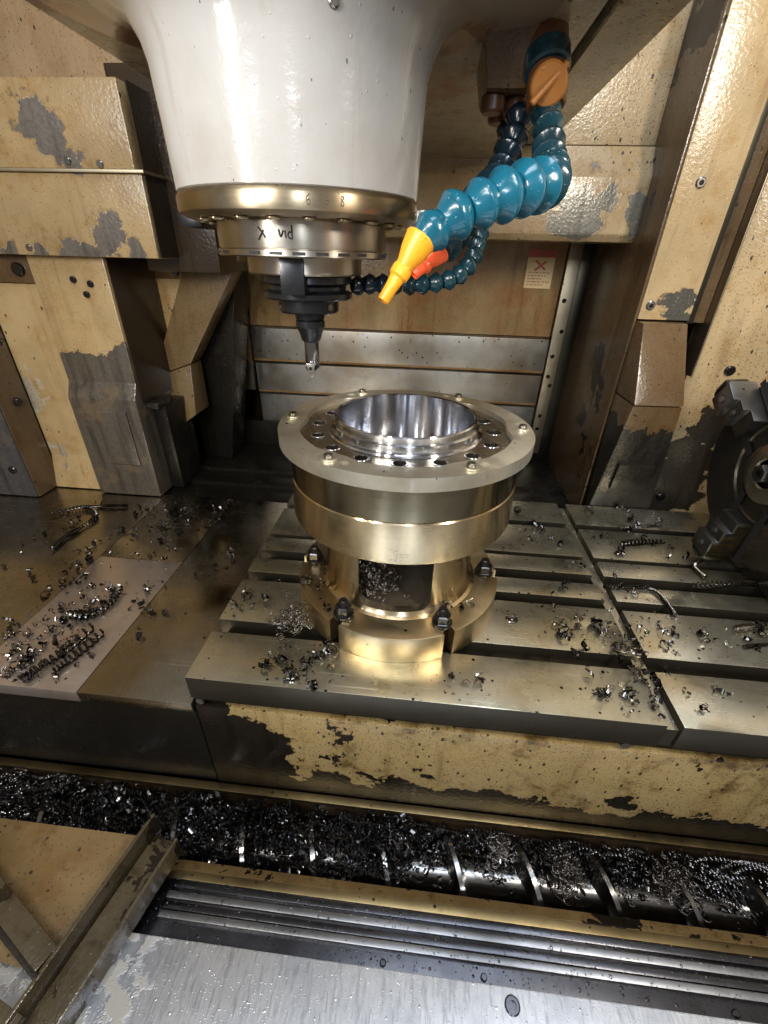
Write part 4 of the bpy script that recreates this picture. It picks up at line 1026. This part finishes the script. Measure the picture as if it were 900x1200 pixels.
def scatter(L, z, region, group, limit):
    rest = []
    k = 0
    for (x, y, sx, sy, n_) in L:
        for i in range(n_):
            wide_ = 1.7 if random.random() < .22 else .62
            px, py = x + random.gauss(0, wide_) * sx, y + random.gauss(0, wide_) * sy
            s_ = random.uniform(.6, 1.45)
            zz = z + .0004 + (random.random() < .25) * random.uniform(0, .003)
            if k >= limit: rest.append((px, py, zz, s_)); continue
            o = link_obj('steel_chip', random.choice(CH)); o.location = (px, py, zz)
            o.rotation_euler = (random.uniform(-.25, .25), random.uniform(-.25, .25), random.uniform(0, 6.28)); o.scale = (s_,) * 3
            tag(o, chip_label(px, py, region), 'metal chip', group); k += 1
    return rest
rest = scatter(T, 0, 'T', 'chips on the table right of the fixture', 175)
rest += scatter(TL, 0, 'TL', 'chips on the table left of the fixture', 50)
rest += scatter(W, -.055, 'W', 'chips on the left way cover', 75)
rest += scatter(W2, -.055, '', '', 0)
rest += scatter(SL, -.034, '', '', 0)
b = nb()
for i, (x, y, z, s_) in enumerate(rest): curl_bm(b, 500 + i % 60, (x, y, z + .003 * s_), s_, n=7, rot=Matrix.Rotation(random.uniform(0, 6.28), 3, 'Z') @ Matrix.Rotation(random.uniform(-1, 1), 3, 'X'))
for L_, z_ in ((T, 0), (TL, 0), (W, -.055), (W2, -.055)):
    for (x, y, sx, sy, n_) in L_:
        for i in range(n_):
            px_, py_ = x + random.gauss(0, 1.9) * sx, y + random.gauss(0, 1.9) * sy
            if z_ == 0 and math.hypot(px_ - FX, py_ - FY) < .175: continue
            if z_ == 0 and not any(r0 < py_ < r1 for r0, r1 in ROWS): continue
            if z_ < 0 and (px_ > -.31 or py_ < .37 or py_ > .92): continue
            if z_ == 0 and px_ < -.29: continue
            s_ = random.uniform(.22, .7); curl_bm(b, 700 + i, (px_, py_, z_ + .0022 * s_), s_, n=4, rot=Matrix.Rotation(random.uniform(0, 6.28), 3, 'Z') @ Matrix.Rotation(random.uniform(-.6, .6), 3, 'X'))
o = link_obj('scattered_swarf', make_mesh('scattered_swarf', b, 'chip', 50)); o['kind'] = 'stuff'

def string_chip(pts, label, rc=.0028, rw=.0012, turns_per_m=260, mat='chip'):
    """long springy chip: a coil wound round a curved path"""
    P = spline(pts, 200); L = sum((c - a).length for a, c in zip(P[:-1], P[1:]))
    tn = max(4, L * turns_per_m); n_ = int(tn * 8)
    C = spline(pts, n_); b = nb()
    pp = []
    for k, p in enumerate(C):
        d = (C[min(k+1, n_-1)] - C[max(k-1, 0)]).normalized(); a_ = d.cross(Vector((0, 0, 1))).normalized(); c_ = a_.cross(d)
        t = 2 * math.pi * tn * k / n_; rr = rc * (1 + .25 * math.sin(k * .013 * 5))
        pp.append(p + a_ * rr * math.cos(t) + c_ * rr * math.sin(t) + Vector((0, 0, rc + rw)))
    tube(b, pp, rw, 4)
    c = Vector(pts[0]); solo('string_chip', b, mat, c, label, 'metal chip', 'long coiled chips', 60)
string_chip([(-.759, .677, -.055), (-.763, .718, -.055), (-.756, .754, -.055), (-.755, .811, -.055), (-.805, .845, -.055), (-.864, .808, -.055)], 'long hooked coil chip in front of the left column cover', .004, .0016, 170)
string_chip([(-.818, .847, -.055), (-.76, .862, -.055), (-.712, .87, -.055)], 'short straight coil chip at the foot of the left column cover', .003, .0012)
string_chip([(.446, .838, 0), (.505, .853, 0), (.544, .858, 0)], 'thin straight coil chip on the rear table plate near the chuck', .0024, .001, mat='chipb')
string_chip([(.425, .770, 0), (.47, .782, 0), (.516, .790, 0)], 'fat dark coil chip on the table left of the chuck', .0055, .0016, 120)
string_chip([(.341, .627, .0), (.39, .632, 0), (.425, .636, 0), (.436, .612, 0), (.438, .585, 0), (.438, .569, 0)], 'bent coil chip crossing a table slot in front of the chuck', .0032, .0013)
string_chip([(.585, .747, .002), (.548, .723, .002), (.535, .706, .002), (.54, .676, .002)], 'bright curled chip right under the lower chuck jaw', .0034, .0014, mat='chipb')
string_chip([(.506, .652, -.003), (.566, .655, .006), (.616, .666, .004), (.645, .665, .004)], 'bright coil chip lying along the slot before the chuck', .0045, .0018, 170, mat='chipb')
string_chip([(.518, .546, 0), (.548, .554, 0), (.60, .566, 0)], 'bright coil chip at the right picture edge on the table', .0045, .0017, 170, mat='chipb')
string_chip([(.51, .51, 0), (.554, .521, 0)], 'short dark coil chip near the right edge of the table', .0026, .001)
string_chip([(-.524, .479, -.055), (-.534, .423, -.055), (-.548, .388, -.055), (-.555, .366, -.055)], 'thick dark coil chip reaching the front edge of the left way cover', .0062, .0022, 115)
string_chip([(-.500, .470, -.055), (-.512, .418, -.055), (-.522, .385, -.055)], 'second dark coil chip beside the thick one on the left way cover', .0055, .002, 125)
string_chip([(-.584, .498, -.055), (-.548, .502, -.055), (-.531, .534, -.055), (-.541, .575, -.055)], 'curved dark coil chip in the middle of the left way cover', .0062, .0022, 115)

def wool(c, r, n_, label, sz=1.0, up=1.2):
    b = nb(); c = Vector(c)
    for i in range(n_):
        d = Vector((random.gauss(0, .45), random.gauss(0, .45), abs(random.gauss(0, .45)) * up)) * r
        p0 = c + d; a = random.uniform(0, 6.28); q = Matrix.Rotation(a, 3, 'Z') @ Matrix.Rotation(random.uniform(-1.5, 1.5), 3, 'X')
        rr = random.uniform(.0022, .0065) * sz; tn = random.uniform(.6, 2.0); pp = []
        m = int(9 * tn) + 4
        for k in range(m):
            t = k / (m - 1) * tn * 2 * math.pi
            pp.append(p0 + q @ Vector((rr * math.cos(t), rr * math.sin(t), k * .0006)))
        tube(b, pp, .00038, 3)
    z = min(v.co.z for v in b.verts)
    if z < c.z: bmesh.ops.translate(b, vec=(0, 0, c.z - z + .0005), verts=b.verts)
    solo('swarf_nest', b, 'wool', c, label, 'swarf', 'nests of fine curled swarf', 60)
wool((-.178, .468, .0), .026, 130, 'nest of fine curled swarf on the front table plates left of the fixture', up=1.6)
wool((-.150, .640, .046), .022, 110, 'nest of fine swarf on the left of the fixture foot flange')
wool((-.052, .525, .049), .036, 460, 'dark nest of fine swarf inside the fixture window', up=2.0)
# round turned disc chips
for (x, y, lab) in ((.168, .530, 'small round bright disc lying on the table right of the fixture'), (-.150, .380, 'small round golden disc among the chips on the front table plate')):
    b = nb(); lathe(b, [(0, .0004), (.0085, .0004), (.0098, .0016), (.0085, .0030), (.004, .0022), (0, .0050)], (x, y, 0), 20); solo('turned_disc', b, 'chipb', (x, y, 0), lab, 'metal disc')
b = nb(); lathe(b, [(0, 0), (.008, 0), (.0105, .003), (.009, .007), (.005, .0095), (0, .010)], (-.166, .527, .0462), 20); solo('bright_disc', b, 'chipb', (-.166, .527, .0462), 'bright rounded metal button at the left rim of the fixture flange', 'metal disc')
# little chips on the foot flange
for k, (a, r_) in enumerate(((205, .140), (212, .148), (208, .132), (230, .150), (-50, .128), (-42, .134), (-38, .142), (-125, .125))):
    o = link_obj('steel_chip', CH[k % len(CH)]); o.location = (FX + r_*math.cos(R(a)), FY + r_*math.sin(R(a)), .0462); o.rotation_euler = (0, 0, k)
    o.scale = (1.2,) * 3; tag(o, 'small dark chip resting on the foot flange of the fixture', 'metal chip', 'chips on the fixture flange')
for k, (x, y) in enumerate(((.00, .545), (.012, .560), (.022, .548), (.03, .558))):
    o = link_obj('steel_chip', CH[(k + 5) % len(CH)]); o.location = (x, y + .09, .2365); o.rotation_euler = (0, 0, k); o.scale = (1.3,) * 3
    tag(o, 'small dark chip at the bottom of the bright bore', 'metal chip', 'chips in the bore')

# swarf heaped in the trough
b = nb()
def heap(x0, x1, cnt, top, ymid, ysd, smin=1.0, smax=2.0):
    for i in range(cnt):
        x_ = random.uniform(x0, x1); y_ = min(max(random.gauss(ymid, ysd), .268), .350)
        edge_ = max(0, 1 - ((y_ - ymid) / .055) ** 2)
        z_ = AZ + .012 + random.uniform(.2, 1) * top * (.35 + .65 * edge_) * (.7 + .3 * math.sin(x_ * 41 + 1))
        dd = math.hypot(y_ - AY, z_ - AZ)
        if dd < .036: z_ = AZ + math.sqrt(max(0, .037**2 - (y_ - AY)**2))
        curl_bm(b, 900 + i % 80, (x_, y_, z_), random.uniform(smin, smax), n=6, rot=Matrix.Rotation(random.uniform(0, 6.28), 3, 'Z') @ Matrix.Rotation(random.uniform(-1.6, 1.6), 3, 'X'))
heap(-.85, -.02, 1500, .046, .312, .026, .5, 1.5)
heap(-.50, -.28, 600, .066, .322, .018, .5, 1.6)
heap(-.06, .03, 500, .060, .325, .018, .5, 1.5)
heap(-.05, .10, 300, .035, .325, .018, .55, 1.35)
heap(.10, .75, 420, .024, .338, .010, .5, 1.2)
for xx in (.16, .245, .36, .44, .52):
    heap(xx - .028, xx + .028, 60, .026, .318, .018, .5, 1.1)
for k in range(470):
    left_ = random.random() < .76
    x_ = random.uniform(-.80, .02) if left_ else random.uniform(.02, .66)
    y_ = random.uniform(.275, .347) if left_ else random.uniform(.315, .347)
    a_ = random.choice((-.9, -.5, .3, .7, 1.2)) + random.gauss(0, .35); L_ = random.uniform(.025, .085)
    z_ = AZ + (random.uniform(.040, .066) if left_ else .036 + max(0, y_ - .31) * .25)
    rc_ = random.uniform(.0016, .0036); tpm = random.uniform(110, 240); cv = random.uniform(-.02, .02)
    pts = []
    m = max(8, int(L_ * tpm * 7))
    for q in range(m):
        u = q / m; px_ = x_ + L_ * u * math.cos(a_) + cv * math.sin(u * 3); py_ = y_ + L_ * u * math.sin(a_) * .6 + .006 * math.sin(u * 5 + k)
        ph = u * L_ * 2 * math.pi * tpm
        pts.append((px_, min(max(py_, .27), .349) + rc_ * math.cos(ph), z_ + .007 * math.sin(u * 3.1) + rc_ * math.sin(ph)))
    tube(b, pts, random.uniform(.0006, .0011), 4)
o = link_obj('trough_swarf', make_mesh('trough_swarf', b, 'pile', 50)); o['kind'] = 'stuff'
for (x_, y_, r_, n_, lab) in ((.17, .330, .024, 160, 'grey nest of fine swarf on the auger below the table middle'), (.265, .312, .026, 220, 'grey nest of fine swarf in the auger right of the first flights'), (.42, .312, .030, 260, 'largest grey nest of fine swarf between auger flights at right')):
    wool((x_, y_, AZ + .030), r_, n_, lab, .9, .8)
